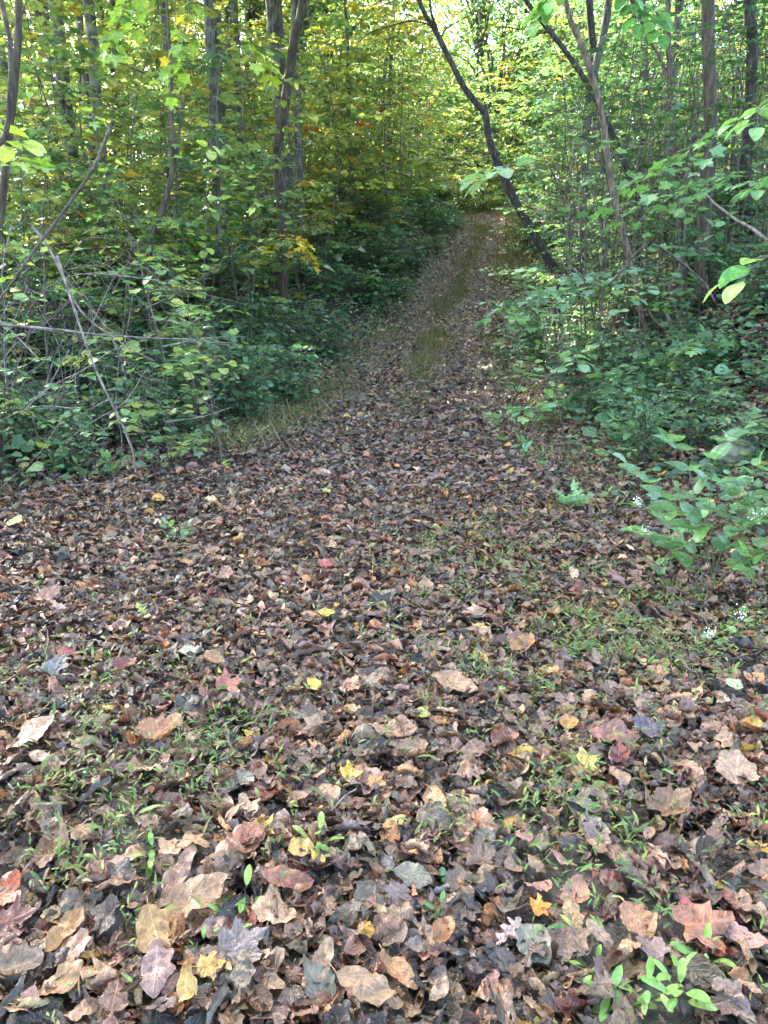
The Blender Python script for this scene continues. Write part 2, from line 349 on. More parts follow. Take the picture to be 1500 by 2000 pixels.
W_G_L = [30, 26, 10, 26, 3.5, 1.0]
PAL_G_Y = [(.25, .31, .09), (.38, .37, .09), (.17, .25, .08), (.48, .33, .05), (.30, .10, .02)]
W_G_Y = [34, 14, 32, 3.5, 1.2]
PAL_G_R = [(.06, .14, .07), (.085, .175, .075), (.045, .11, .055), (.13, .23, .075), (.24, .29, .08)]
W_G_R = [30, 28, 20, 14, 3]
PAL_G_U = [(.12, .22, .12), (.15, .26, .14), (.085, .16, .09), (.20, .31, .13), (.34, .37, .11)]
W_G_U = [30, 28, 20, 12, 2.5]

# ------------------------------------------------------------------ ground and path
def grow_axis(lo, hi, c0, c1, step, g=1.09):
    a_ = list(np.arange(c0, c1, step)); s = step; x = a_[-1]
    while x < hi: s *= g; x += s; a_.append(x)
    s = step; x = a_[0]; b_ = []
    while x > lo: s *= g; x -= s; b_.append(x)
    return np.array(b_[::-1] + a_)
gx = grow_axis(-420, 420, -4.5, 6.5, .055, 1.06); gy = grow_axis(-400, 700, .6, 13, .055, 1.035)
GX, GY = np.meshgrid(gx, gy, indexing='ij'); GZ = H(GX, GY)
V = np.stack([GX, GY, GZ], -1).reshape(-1, 3); ny = len(gy)
i = (np.arange(len(gx) - 1)[:, None] * ny + np.arange(ny - 1)[None]).ravel()
F = np.stack([i, i + ny, i + ny + 1, i + 1], 1)
cxm = V[F].mean(1)
inpath = (np.abs(cxm[:, 0] - cen(cxm[:, 1])) < 1.15 + .12 * vnoise(cxm[:, 0], cxm[:, 1], .5)) & (cxm[:, 1] > -3) & (cxm[:, 1] < 46)
def sub(Fs):
    u, inv = np.unique(Fs, return_inverse=True); return V[u], inv.reshape(Fs.shape)
v_, f_ = sub(F[~inpath]); tag(link('ground', mesh_from('ground', v_, [f_], M['soil'])), kind='structure')
v_, f_ = sub(F[inpath]); tag(link('path', mesh_from('path', v_, [f_], M['mud'])), kind='structure')

# ------------------------------------------------------------------ leaf litter
def ground_normal(x, y, e=.05):
    hx = (H(x + e, y) - H(x - e, y)) / (2 * e); hy = (H(x, y + e) - H(x, y - e)) / (2 * e)
    n = np.stack([-hx, -hy, np.ones_like(hx)], 1); return n / np.linalg.norm(n, axis=1, keepdims=True)
def litter_pts(n, y0, y1, xw, pw=1.0):
    y = y0 + (y1 - y0) * rng.random(n) ** pw; x = rng.uniform(-1, 1, n) * (xw * y + .6)
    return x, y
def lay(L, tpls, x, y, size, tilt, lift, pal=PAL_LIT, wt=W_LIT, var=.25):
    n = len(x); nn = ground_normal(x, y); nn = nn + rng.normal(0, 1, (n, 3)) * np.asarray(tilt).reshape(-1, 1) * np.array([1, 1, .2])
    nn *= np.where(rng.random((n, 1)) < .5, 1, 1)
    nn /= np.linalg.norm(nn, axis=1, keepdims=True)
    D = np.cross(nn, rand_unit(n)); P = np.stack([x, y, H(x, y) + lift], 1)
    C = pick(pal, n, var, wt); wk = np.ones(len(tpls))
    if len(tpls) % 8 == 0: m_ = len(tpls) // 8; wk[5 * m_:6 * m_] = .3; wk[6 * m_:7 * m_] = .35; wk[4 * m_:5 * m_] = .6; wk[3 * m_:4 * m_] = 1.9; wk[:m_] = 1.5; wk[7 * m_:] = .5
    k = rng.choice(len(tpls), n, p=wk / wk.sum())
    for q in range(len(tpls)):
        m = k == q
        L.add(tpls[q], P[m], D[m], nn[m], size[m], C[m])
L = Leaves()
# near carpet
n = 44000; x, y = litter_pts(n, 1.15, 6.2, .56, .75)
sz = np.exp(rng.normal(math.log(.060), .42, n)).clip(.02, .13)
low = np.where(vnoise(x, y, .55, 3) + .5 * vnoise(x, y, .2, 8) > .55, False, True) | (rng.random(n) < .2)
x, y, sz = x[low], y[low], sz[low]; n = len(x)
LIT_MID = LIT_HI if True else LIT_LO
near = y < 3.0
def run(mask, tp, tiltc):
    lay(L, tp, x[mask], y[mask], sz[mask], np.abs(rng.normal(0, tiltc, mask.sum())) + .15, .004 + rng.random(mask.sum()) * .03)
run(near, LIT_HI, .34); run(~near, LIT_LO, .22)
# middle distance
n = 52000; x, y = litter_pts(n, 6.0, 13.5, .54, .9); sz = np.exp(rng.normal(math.log(.070), .38, n)).clip(.03, .15)
off = (x < ledge(y) - .5) | (x > redge(y) + .6)
keep = (~off) | (rng.random(n) < .55); keep = (vnoise(x, y, .8, 12) + .5 * vnoise(x, y, .3, 8) < .55) | (rng.random(len(x)) < .4) if False else keep & ((vnoise(x, y, .9, 12) + .5 * vnoise(x, y, .3, 8) < .55) | (rng.random(len(x)) < .35))
x, y, sz = x[keep], y[keep], sz[keep]
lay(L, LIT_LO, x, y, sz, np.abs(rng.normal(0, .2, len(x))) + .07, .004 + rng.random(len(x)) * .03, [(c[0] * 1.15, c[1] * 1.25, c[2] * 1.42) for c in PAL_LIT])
# far, up the path
n = 70000; x, y = litter_pts(n, 13, 40, .42, 1.0); x[:45000] = cen(y[:45000]) + rng.uniform(-1.9, 1.9, 45000); sz = np.exp(rng.normal(math.log(.08), .3, n)).clip(.04, .17)
dc = np.abs(x - cen(y)); rut = np.exp(-((dc - .72) / .3) ** 2)
off = (x < ledge(y)) | (x > redge(y))
keep = rng.random(n) < np.where(off, .5, .6 + .4 * rut)
x, y, sz = x[keep], y[keep], sz[keep]
PAL_FAR = [(c[0] * 1.45, c[1] * 1.75, c[2] * 2.2) for c in PAL_LIT]  # weathered litter made paler and bluer, sky light on the path put into colour
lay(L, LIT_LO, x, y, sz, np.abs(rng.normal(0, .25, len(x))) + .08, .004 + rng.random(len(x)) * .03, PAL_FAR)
n = 60000; x, y = litter_pts(n, 1.1, 9, .55, .8); lay(L, [LIT_LO[21], LIT_LO[22], LIT_LO[23], LIT_LO[9]], x, y, np.exp(rng.normal(math.log(.015), .45, n)), np.abs(rng.normal(0, .4, n)) + .1, .01 + rng.random(n) * .035)
tag(link('leaf_litter', L.mesh('leaf_litter', M['litter'])), 'damp brown and grey fallen leaves carpeting the track and banks', 'leaf litter', kind='stuff')

# loose leaves one by one: the largest that show in front
HI = {'ell': BASE_HI[0], 'ovt': BASE_HI[1], 'rnd': BASE_HI[2], 'obl': BASE_HI[3], 'oak': BASE_HI[4], 'maple': BASE_HI[5], 'tulip': BASE_HI[6], 'rag': BASE_HI[7]}
def one_leaf(name, px, py, lpx, ang, kind, colr, label, k1=.5, k2=.6, tw=.2, cr=.03, tilt=.25, lift=.035, group=None, cat='fallen leaf', p=None):
    if p is None: p = hit(px, py)
    d = math.sqrt(p[0] ** 2 + p[1] ** 2 + (CAM_H - p[2]) ** 2)
    b = HI[kind]; v = bend(crumple(b[0], .07, int(abs(px * 7 + py))), k1 * 1.3, k2 * 1.2, tw * 2, cr, int(abs(px * 7 + py))); v[:, 0] -= .5
    s = lpx / FPX * d * 1.12
    v = v * s
    Lf = Leaves(); c = np.array([colr]) * [.80, .72, .66]
    Lf.add((v, b[1], b[2]), np.zeros((1, 3)), np.array([[1., 0, 0]]), np.array([[0, 0, 1.]]), [1.], c)
    o = link(name, Lf.mesh(name, M['litter'])); tag(o, label, cat, group)
    zmin = v[:, 2].min()
    # image angle -> ground direction (y axis of the ground is foreshortened)
    an = R(ang); dx, dy = math.cos(an), math.sin(an) * 1.35
    rot = math.atan2(dy, dx)
    o.rotation_euler = (tilt, rng.normal(0, .08), rot) if False else (Matrix.Rotation(tilt, 3, 'X') @ Matrix.Rotation(rot, 3, 'Z')).to_euler()
    o.location = (p[0], p[1], p[2] + lift + .25 * s * abs(math.sin(tilt)) - zmin * .5)
    return o
TAN = (.36, .22, .13); GOLD = (.44, .27, .11); ORG = (.50, .22, .06); RED = (.26, .05, .03); YEL = (.62, .46, .08); BRN = (.20, .11, .07); PNK = (.42, .28, .25)
NOTE = [
 (310, 1865, 100, -50, 'ell', GOLD, 'golden tan long leaf with curled pointed tip, left of the muddy hollow', .8, .5),
 (380, 1800, 115, 25, 'ell', TAN, 'large light tan leaf pointing down left over a darker folded leaf', .5, .9),
 (350, 1750, 95, 65, 'obl', (.26, .15, .11), 'long folded brown leaf standing up behind the large tan leaf', .5, 1.6),
 (14, 1780, 65, 60, 'rag', (.42, .10, .04), 'bright red orange leaf at the left border of the picture', .5, .5),
 (37, 1830, 62, 20, 'maple', (.17, .06, .05), 'dark red lobed leaf just below the bright red orange one', .4, .3),
 (97, 1708, 66, -65, 'ell', (.24, .13, .07), 'shiny brown oval leaf standing on edge above the pale crumpled ones', .9, 1.3),
 (322, 1452, 78, 50, 'rag', (.42, .21, .10), 'big orange brown leaf folded into a cup beside the stilt grass', .6, 1.5),
 (66, 1462, 85, 50, 'ell', (.50, .32, .22), 'pale salmon tan leaf leaning upright among grass at the left', .5, .9),
 (417, 1920, 45, 10, 'maple', (.56, .32, .08), 'small yellow orange lobed leaf beside the bare mud patch', .3, .3),
 (368, 1965, 72, -70, 'obl', (.55, .36, .12), 'yellow tan narrow leaf curving down at the bottom border', 1.6, .5),
 (565, 1757, 88, -12, 'ell', (.27, .12, .08), 'red brown canoe shaped leaf lying crosswise on grey leaves', .5, 1.4),
 (482, 1672, 62, 10, 'rnd', (.30, .12, .075), 'red brown round leaf next to a yellow lobed leaf', .3, .3),
 (515, 1650, 45, -20, 'maple', (.60, .38, .07), 'yellow orange lobed leaf resting on the red brown round leaf', .3, .3),
 (590, 1690, 40, 10, 'rnd', (.62, .38, .12), 'golden orange leaf below the upright green grass blade', .3, .4),
 (622, 1712, 35, -40, 'ell', YEL, 'narrow yellow leaf between two golden orange leaves', .3, .6),
 (687, 1535, 42, 70, 'tulip', (.66, .47, .07), 'bright yellow twisted leaf in the middle of brown leaves', .6, .7),
 (735, 1555, 36, -10, 'rag', (.48, .25, .08), 'small mottled orange leaf right of the bright yellow twisted one', .3, .5),
 (715, 1848, 28, -50, 'rnd', (.62, .36, .05), 'small vivid orange yellow leaf on grey leaves at the bottom centre', .3, .5),
 (310, 1942, 88, -75, 'ell', (.30, .19, .175), 'mauve brown toothed leaf standing at the bottom left', .3, .4),
 (712, 1966, 88, -15, 'ell', (.38, .25, .15), 'broad tan oval leaf at the bottom border near the centre', .5, .8),
 (630, 1918, 78, 70, 'obl', (.36, .24, .16), 'long curled tan leaf beside the bare mud patch', .8, 1.8),
 (482, 1882, 82, 30, 'maple', (.20, .165, .17), 'grey lilac lobed leaf at the left rim of the mud patch', .4, .3),
 (105, 1822, 28, 70, 'rnd', (.58, .48, .24), 'small pale yellow oval leaf above the brown folded one', .3, .3),
 (132, 1855, 72, 60, 'ell', (.40, .23, .10), 'brown leaf with orange rim folded lengthwise at the lower left', .7, 1.5),
 (45, 1922, 76, 20, 'rag', (.28, .20, .14), 'crumpled grey tan leaf ball near the lower left corner', 1.0, 1.4),
 (125, 1950, 72, 35, 'ell', (.44, .26, .13), 'orange tan blotched leaf near the bottom left corner', .7, .9),
 (770, 1452, 78, 0, 'ell', (.50, .31, .22), 'pinkish tan leaf with clear ribs in the middle of the track', .3, .5),
 (1110, 1436, 34, 70, 'rnd', (.50, .27, .07), 'round orange leaf standing among the green grass at the right', .3, .8),
 (1197, 1464, 80, -5, 'ell', (.27, .13, .10), 'long reddish brown leaf beside a violet crumpled leaf', .4, .9),
 (1268, 1450, 58, 10, 'rag', (.13, .10, .14), 'violet grey crumpled leaf right of the long reddish one', .5, .7),
 (1020, 1496, 44, 12, 'ell', (.62, .42, .06), 'bright yellow pointed leaf left of the green grass patch', .3, .6),
 (1145, 1517, 46, 0, 'tulip', (.66, .52, .12), 'yellow lobed leaf at the edge of the green grass patch', .4, .5),
 (1305, 1607, 90, 20, 'rag', (.20, .115, .06), 'large crumpled dark brown leaf right of the grass patch', 1.0, 1.2),
 (1435, 1535, 66, 60, 'rnd', (.42, .28, .20), 'smooth tan leaf with a dark hole near the right border', .3, .4),
 (992, 1863, 62, 40, 'oak', (.52, .40, .40), 'pale pink oak leaf lying flat on grey brown leaves', .15, .15),
 (1055, 1808, 36, 10, 'maple', (.66, .32, .05), 'bright orange little lobed leaf above the pink oak leaf', .2, .2),
 (1242, 1834, 58, -50, 'rnd', (.40, .20, .11), 'round orange brown leaf beside the bright green seedling', .2, .3),
 (1370, 1853, 92, 5, 'rag', (.30, .13, .07), 'wide russet leaf behind the bright green seedling', .3, .3),
 (866, 1852, 46, 65, 'rnd', (.46, .21, .09), 'cupped orange brown leaf at the bottom centre right', .4, 1.2),
 (857, 1967, 44, 40, 'ell', (.50, .38, .26), 'small pale pointed leaf at the bottom border', .3, .4),
 (778, 1940, 82, -35, 'obl', (.44, .25, .13), 'rolled orange tan leaf pointing down right near the bottom', .5, 2.2),
 (1117, 1822, 56, -80, 'ell', (.42, .29, .15), 'wrinkled pale tan oval leaf in the lower right', .4, .6),
 (1122, 1782, 60, 55, 'ovt', (.42, .23, .15), 'salmon brown leaf above the wrinkled pale tan one', .6, .8),
 (1207, 1502, 50, 70, 'rag', (.16, .035, .025), 'dark crimson folded leaf in the grass patch', .7, 1.4),
 (912, 1536, 54, 5, 'oak', (.40, .26, .18), 'tan lobed oak leaf beneath the pinkish ribbed leaf', .3, .4),
 (770, 1636, 42, 25, 'ell', (.62, .46, .16), 'pale yellow leaf lying across a brown curl in mid track', .6, .9),
 (1022, 1283, 56, 35, 'rag', (.42, .20, .085), 'orange brown crumpled leaf at the left edge of right-side grass', .8, 1.3),
 (1120, 1138, 38, 85, 'obl', (.70, .50, .36), 'pale cream pink leaf standing upright under the green bush', .3, .8),
 (937, 1246, 34, -20, 'ell', (.60, .42, .12), 'small yellow tan leaf on dark leaves mid track', .4, .8),
 (885, 1362, 84, -20, 'ell', (.40, .25, .15), 'wide curled tan leaf beside a blue grey leaf', .6, 1.2),
 (1432, 1357, 26, 0, 'rnd', (.42, .55, .30), 'small mint green leaf lying alone on brown leaves', .2, .2),
 (95, 1183, 48, 35, 'ell', (.40, .22, .16), 'salmon brown oval leaf far to the left of the track', .3, .3),
 (445, 1136, 34, 75, 'rag', (.36, .20, .15), 'light red brown leaf standing at the left of the track', .3, .5),
 (310, 988, 22, 10, 'rnd', (.66, .40, .08), 'yellow orange leaf at the foot of the left thicket', .5, .9),
 (32, 1032, 28, 70, 'ovt', (.60, .52, .24), 'pale yellow leaf upright at the foot of the left thicket', .3, .6),
 (637, 1218, 34, 0, 'ell', (.62, .50, .10), 'clear yellow lens shaped leaf on dark wet leaves', .5, .9),
 (277, 1208, 32, -40, 'oak', (.42, .48, .10), 'yellow green lobed leaf lying left of the track middle', .3, .4),
 (614, 1358, 38, -45, 'ell', (.66, .50, .08), 'yellow leaf with brown spots above the bare mud', .3, .5),
 (636, 1118, 30, 0, 'rag', (.34, .06, .06), 'crimson small leaf in the middle distance of the track', .3, .5),
 (417, 1310, 46, -10, 'rag', (.34, .18, .09), 'orange brown leaf folded like a bowl left of centre', .6, 1.4),
 (372, 1292, 40, 5, 'ell', (.50, .46, .34), 'pale buff leaf next to the bowl shaped brown leaf', .3, .5),
 (112, 1328, 46, -30, 'tulip', (.16, .17, .20), 'blue grey lobed leaf at the left of the track', .4, .5),
 (250, 1322, 44, 40, 'rag', (.20, .05, .045), 'dark wine red folded leaf beside a black curled leaf', .6, 1.2),
 (450, 1360, 50, 25, 'maple', (.40, .15, .11), 'salmon red lobed leaf on a violet brown one', .4, .5),
 (362, 1115, 34, -15, 'obl', (.46, .25, .10), 'rolled orange leaf in the middle distance left of centre', .3, 2.4),
 (327, 1275, 22, -60, 'obl', (.60, .26, .06), 'tiny bright orange narrow leaf left of centre', .3, .8)]
for (px, py, lp, an, kd, cl, lb, k1, k2) in NOTE:
    one_leaf('fallen_leaf', px, py, lp, an, kd, cl, lb, k1, k2, tilt=.30 if py > 1300 else .4)
# other loose leaves near the camera, each an object of its own
protos = []
for q in range(16):
    b = LIT_HI[(q * 5 + 2) % len(LIT_HI)]
    Lf = Leaves(); c = pick(PAL_LIT[:9], 1, .2, W_LIT[:9]); Lf.add(b, np.zeros((1, 3)), np.array([[1., 0, 0]]), np.array([[0, 0, 1.]]), [.1], c)
    protos.append(Lf.mesh('fallen_leaf', M['litter']))
cnt = 0
while cnt < 225:
    px, py = random.uniform(-20, 1520), 1380 + 640 * random.random() ** .75
    if any(abs(px - t[0]) < 50 and abs(py - t[1]) < 38 for t in NOTE): continue
    if 470 < px < 660 and 1820 < py < 1930: continue
    p = hit(px, py)
    o = link('fallen_leaf', protos[cnt % 16]); tag(o, 'dull brown curled leaf lying on top of the leaf litter in front', 'fallen leaf', 'dull brown fallen leaves in front')
    o.rotation_euler = (random.gauss(0, .3), random.gauss(0, .3), random.uniform(0, 6.28)); s = random.uniform(.6, 1.15); o.scale = (s, s, s)
    o.location = (p[0], p[1], p[2] + .045); cnt += 1

# ------------------------------------------------------------------ low grass
L = Leaves()
def grass_patch(cx_, cy_, rx, ry, n, hgt, size, pal, tpl=G_LAN, wt=None, stems=True):
    t = rng.uniform(0, 6.283, n); r = np.sqrt(rng.random(n)); x = cx_ + rx * r * np.cos(t); y = cy_ + ry * r * np.sin(t)
    tuft(x, y, hgt, size, pal, tpl, wt)
def tuft(x, y, hgt, size, pal, tpl=G_LAN, wt=None, per=3):
    x = np.repeat(x, per) + rng.normal(0, .012, len(x) * per); y = np.repeat(y, per) + rng.normal(0, .012, len(y) * per); n = len(x)
    z = H(x, y) + .02 + hgt * rng.random(n)
    D = rand_unit(n, -.1, .7); Nn = np.tile([0, 0, 1.], (n, 1)) + rng.normal(0, .35, (n, 3))
    L.add(tpl, np.stack([x, y, z], 1), D, Nn, size * np.exp(rng.normal(0, .3, n)), pick(pal, n, .2, wt))
def blades(x, y, hgt, size, pal, wt=None):
    n = len(x); D = rand_unit(n, .5, 1.); Nn = rand_unit(n, -.2, .2)
    tpl = (G_LAN[0] * np.array([1, .28, 1.4]), G_LAN[1], G_LAN[2])
    L.add(tpl, np.stack([x, y, H(x, y) + .01], 1), D, Nn, hgt * np.exp(rng.normal(0, .3, n)), pick(pal, n, .2, wt))
GR = [(.115, .20, .055), (.08, .155, .05), (.18, .24, .065), (.25, .24, .09), (.24, .18, .10)]; WG = [30, 25, 16, 8, 8]
GD = [(.24, .20, .12), (.17, .165, .08), (.29, .235, .15), (.13, .15, .06), (.20, .15, .10)]
def dens(n, y0, y1, x0, x1, fn, pw=1.):
    y = y0 + (y1 - y0) * rng.random(n) ** pw; x = rng.uniform(x0, x1, n); k = rng.random(n) < fn(x, y); return x[k], y[k]
def pxy(x, y):
    z = H(x, y) - CAM_H; zc = y * cp - z * sp; return 750 + FPX * x / zc, 1000 - FPX * (y * sp + z * cp) / zc
def blob(u, v, cu, cv, ru, rv): return np.exp(-(((u - cu) / ru) ** 2 + ((v - cv) / rv) ** 2))
def near_fn(x, y):
    u, v = pxy(x, y)
    m = .9 * blob(u, v, 230, 1450, 260, 110) + .9 * blob(u, v, 80, 1640, 200, 120) + .8 * blob(u, v, 1130, 1540, 330, 130) + .9 * blob(u, v, 1230, 1290, 330, 130) \
        + .7 * blob(u, v, 1420, 1650, 160, 120) + .55 * blob(u, v, 950, 1130, 160, 100) + .3 * blob(u, v, 260, 1830, 200, 100) + .3 * blob(u, v, 1380, 1850, 200, 80)
    return np.clip(m * (.12 + 1.3 * (vnoise(x, y, .2, 4) + .4 * vnoise(x, y, .08, 4) > .15)) * .9 + .015, 0, 1)
x, y = dens(48000, 1.15, 6.5, -3.2, 3.4, near_fn); tuft(x[:12500], y[:12500], .065, .031, GR, wt=WG); blades(x[:2600], y[:2600], .06, .03, GD)
# flecks of dry stilt grass and moss along the verges and the strip between the ruts
def verge(x, y):
    l = np.exp(-((x - ledge(y) - .1) / .35) ** 2); r = np.exp(-((x - redge(y) + .15) / .4) ** 2); c = np.exp(-((x - cen(y)) / .2) ** 2) * sstep(8.5, 13, y)
    return np.clip((.75 * l * sstep(7, 9, y) + .45 * r * sstep(4.5, 7, y) + .8 * c) * (.5 + .7 * (vnoise(x, y, .5, 6) > -.1)), 0, 1)
x, y = dens(60000, 5, 18, -3, 5, verge); tuft(x, y, .06, .05, GR + GD, per=1); blades(x, y, .10, .05, GR[1:] + GD)
x, y = dens(15000, 17, 40, -1, 7.5, verge); blades(x, y, .20, .06, GD + GD + GR[:2])
y = 12.5 + 26 * rng.random(15000) ** .9; x = cen(y) + rng.normal(0, .2, 15000) + .2 * vnoise(y, y * 0, 1.5); k_ = vnoise(x, y, .7, 4) + .7 * vnoise(x, y, .23, 6) > rng.uniform(-.45, 1.15, 15000); blades(x[k_], y[k_], .17, .06, GD + GD + GR[:2])
x, y = dens(16000, 24, 38, 0, 8, lambda x, y: np.exp(-((x - redge(y) - .2) / .5) ** 2)); blades(x, y, .4, .06, GD)
x, y = dens(5500, 7.6, 12, -2.6, .3, lambda x, y: np.exp(-((x - ledge(y) - .05) / .38) ** 2) * .9); blades(x, y, .14, .05, GR[3:] + GD + GD[:3]); tuft(x[:700], y[:700], .12, .05, GR, per=2)
tag(link('grass', L.mesh('grass', M['grass'], False)), 'short green and straw coloured grass growing through the leaf litter', 'grass', kind='stuff')

# ------------------------------------------------------------------ ground cover (ivy, honeysuckle, seedlings)
L = Leaves()
def cover(n, y0, y1, x0, x1, fn, hgt, size, pal, wt, tpls, pw=1.):
    x, y = dens(n, y0, y1, x0, x1, fn, pw); n = len(x)
    z = H(x, y) + .03 + hgt * rng.random(n) ** 1.3 * (.55 + .45 * vnoise(x, y, .8, 3))
    D = rand_unit(n, -.35, .25); Nn = np.tile([0, -.25, 1.], (n, 1)) + rng.normal(0, .35, (n, 3)); C = pick(pal, n, .22, wt); k = rng.integers(0, len(tpls), n)
    P = np.stack([x, y, z], 1); S = size * np.exp(rng.normal(0, .3, n))
    for q in range(len(tpls)): m = k == q; L.add(tpls[q], P[m], D[m], Nn[m], S[m], C[m])
offl = lambda x, y: sstep(-.25, .45, ledge(y) - x) * (.35 + .65 * sstep(-.3, .2, vnoise(x, y, .7, 1)))
offr = lambda x, y: sstep(-.3, .5, x - redge(y)) * (.35 + .65 * sstep(-.3, .2, vnoise(x, y, .7, 2)))
TP = [G_OVATE, G_RND, G_MAPLE, G_ELL]
cover(7000, 5.4, 11, -6, -.8, offl, .35, .078, PAL_G_U, W_G_U, TP)
cover(26000, 9, 24, -11, 1, offl, .55, .08, PAL_G_U, W_G_U, [G_OVATE, G_RND, G_ELL])
cover(11000, 4.4, 10, 1.7, 6, lambda x, y: offr(x, y) * sstep(3.5, 7, y), .32, .08, PAL_G_U, W_G_U, TP)
cover(26000, 8, 26, 1.8, 13, offr, .5, .085, PAL_G_U, W_G_U, [G_OVATE, G_RND, G_ELL])
cover(34000, 19, 37, -7, 4.5, lambda x, y: sstep(0, .5, ledge(y) - x), .6, .07, PAL_G_R, W_G_R, [G_RND, G_ELL])
cover(16000, 22, 42, 3, 16, lambda x, y: sstep(0, .5, x - redge(y)), .6, .09, PAL_G_U, W_G_U, [G_FAR])
tag(link('ground_cover', L.mesh('ground_cover', M['green'])), 'low leafy vines and seedlings covering both banks beside the track', 'ground cover', kind='stuff')

# ------------------------------------------------------------------ shrubs
def spray_leaves(L, P0, D0, length, nl, size, tpls, C, droop=.25, flat=.25):
    """flat sprays: leaves alternate on both sides of each twig"""
    n = len(P0); D0 = D0 / np.linalg.norm(D0, axis=1, keepdims=True)
    up = np.array([0, 0, 1.]); side = np.cross(D0, up); side /= (np.linalg.norm(side, axis=1, keepdims=True) + 1e-9)
    nrm = np.cross(side, D0)
    for j in range(nl):
        t = (j + .6) / nl; sgn = 1 if j % 2 else -1
        P = P0 + D0 * (length * t)[:, None] - up * (droop * length * t * t)[:, None]
        last = j == nl - 1
        D = D0 * (1.2 if last else .55) + side * (0 if last else sgn) * .8 - up * .25 + rng.normal(0, .25, (n, 3))
        Nn = nrm + rng.normal(0, flat, (n, 3))
        keep = rng.random(n) < .9
        S = size * np.exp(rng.normal(0, .25, n)); k = rng.integers(0, len(tpls), n)
        for q in range(len(tpls)):
            m = keep & (k == q); L.add(tpls[q], P[m], D[m], Nn[m], S[m], C[m] * np.exp(rng.normal(0, .12, (m.sum(), 1))))
def make_shrub(pal, wt, tpls, h=1.2, r=.6, nst=9, size=.06, spr=8, lean=0.):
    T = Tubes(); L = Leaves(); PP = []; DD = []
    for i in range(nst):
        a_ = rng.uniform(0, 6.283); out = rng.uniform(.3, 1) * r; hh = h * rng.uniform(.55, 1.05)
        p = spline([[rng.normal(0, .04), rng.normal(0, .04), -.1], [math.cos(a_) * out * .3, math.sin(a_) * out * .3, hh * .5], [math.cos(a_) * out, math.sin(a_) * out, hh * rng.uniform(.8, 1)]], 9)
        p = wob(p, .05, rng.integers(100)); T.add(p, np.linspace(.009, .003, 9) * h ** .5, 4)
        for k in range(spr):
            t = rng.uniform(.2, 1); q = p[int(t * 8)]; b_ = a_ + rng.normal(0, 1.3)
            d = np.array([math.cos(b_), math.sin(b_), rng.uniform(-.1, .5)]); PP.append(q); DD.append(d)
    PP = np.array(PP); DD = np.array(DD); ln = rng.uniform(.18, .42, len(PP)) * r / .6
    for p, d, l_ in zip(PP, DD, ln): T.add(np.array([p, p + d * l_ * .5, p + d * l_ - [0, 0, .25 * l_]]), [.003, .0025, .001], 3)
    spray_leaves(L, PP, DD, ln, 7, size, tpls, pick(pal, len(PP), .2, wt))
    return T.mesh('stem', M['twig']), L.mesh('foliage', M['green'])
SH = {}
SH['under'] = [make_shrub(PAL_G_U, W_G_U, t, h, r, ns, s, sp_) for t, h, r, ns, s, sp_ in
               [([G_OVATE], 1.0, .55, 9, .082, 8), ([G_MAPLE], .9, .6, 8, .10, 8), ([G_RND], 1.2, .6, 10, .07, 9), ([G_ELL], .75, .5, 9, .085, 8), ([G_OVATE], 1.5, .7, 12, .085, 9)]]
SH['left'] = [make_shrub(PAL_G_L, W_G_L, t, h, r, ns, s, sp_) for t, h, r, ns, s, sp_ in
              [([G_OVATE], 1.4, .7, 10, .075, 9), ([G_MAPLE], 1.8, .8, 11, .085, 10), ([G_RND], 1.2, .7, 9, .08, 9)]]
def put(name, protos, loc, s, label, cat, group, rz=None):
    o = empty(name, loc, label, cat, group, random.uniform(0, 6.28) if rz is None else rz, s)
    pr = random.choice(protos); link('stem', pr[0], o); link('foliage', pr[1], o); return o
def scatter(n, y0, y1, side, dmin, dmax, r0, protos, name, label, cat, group, s0, s1, fr=.53, tries=4000, pw=1.0, test=None):
    pts = []; c = 0
    while len(pts) < n and c < tries:
        c += 1; y = y0 + (y1 - y0) * random.random() ** pw
        e = (float(ledge(y)) - random.uniform(dmin, dmax)) if side < 0 else (float(redge(y)) + random.uniform(dmin, dmax))
        if abs(e) > fr * y + .6: continue
        if test and not test(e, y): continue
        if any((e - p[0]) ** 2 + (y - p[1]) ** 2 < r0 * r0 for p in pts): continue
        pts.append((e, y))
    for (x, y) in pts: put(name, protos, (x, y, float(H(x, y))), random.uniform(s0, s1), label, cat, group)
scatter(22, 6.2, 9.5, -1, .25, 4, .42, SH['under'], 'shrub', 'low dark green leafy shrub at the front of the left thicket', 'shrub', 'shrubs along the front of the left thicket', .5, .95)
scatter(34, 9, 15, -1, .2, 8, .6, SH['under'] + SH['left'][:1], 'shrub', 'leafy shrub in the left thicket behind the dead branches', 'shrub', 'shrubs deep in the left thicket', .8, 1.25)
scatter(34, 14, 26, -1, .6, 14, .9, SH['under'] + SH['left'], 'shrub', 'yellowish green shrub on the wooded left bank', 'shrub', 'shrubs on the wooded left bank', 1.0, 1.5)
scatter(24, 19, 34, -1, -.1, 2.4, .6, SH['under'], 'vine_mound', 'dark green vine covered bush on the bank left of the climbing track', 'bush', 'vine covered bushes beside the climbing track', .7, 1.2)
scatter(30, 6.0, 11, 1, .2, 4.5, .45, SH['under'], 'shrub', 'low blue green shrub on the near right bank', 'shrub', 'shrubs on the near right bank', .4, .75)
scatter(34, 10, 17, 1, .2, 7, .6, SH['under'], 'shrub', 'green shrub beneath the leaning trees on the right bank', 'shrub', 'shrubs beneath the leaning trees', .6, 1.0)
scatter(34, 17, 34, 1, .3, 9, .9, SH['under'], 'shrub', 'distant green shrub on the right bank near the track crest', 'shrub', 'shrubs on the right bank near the crest', .9, 1.5)

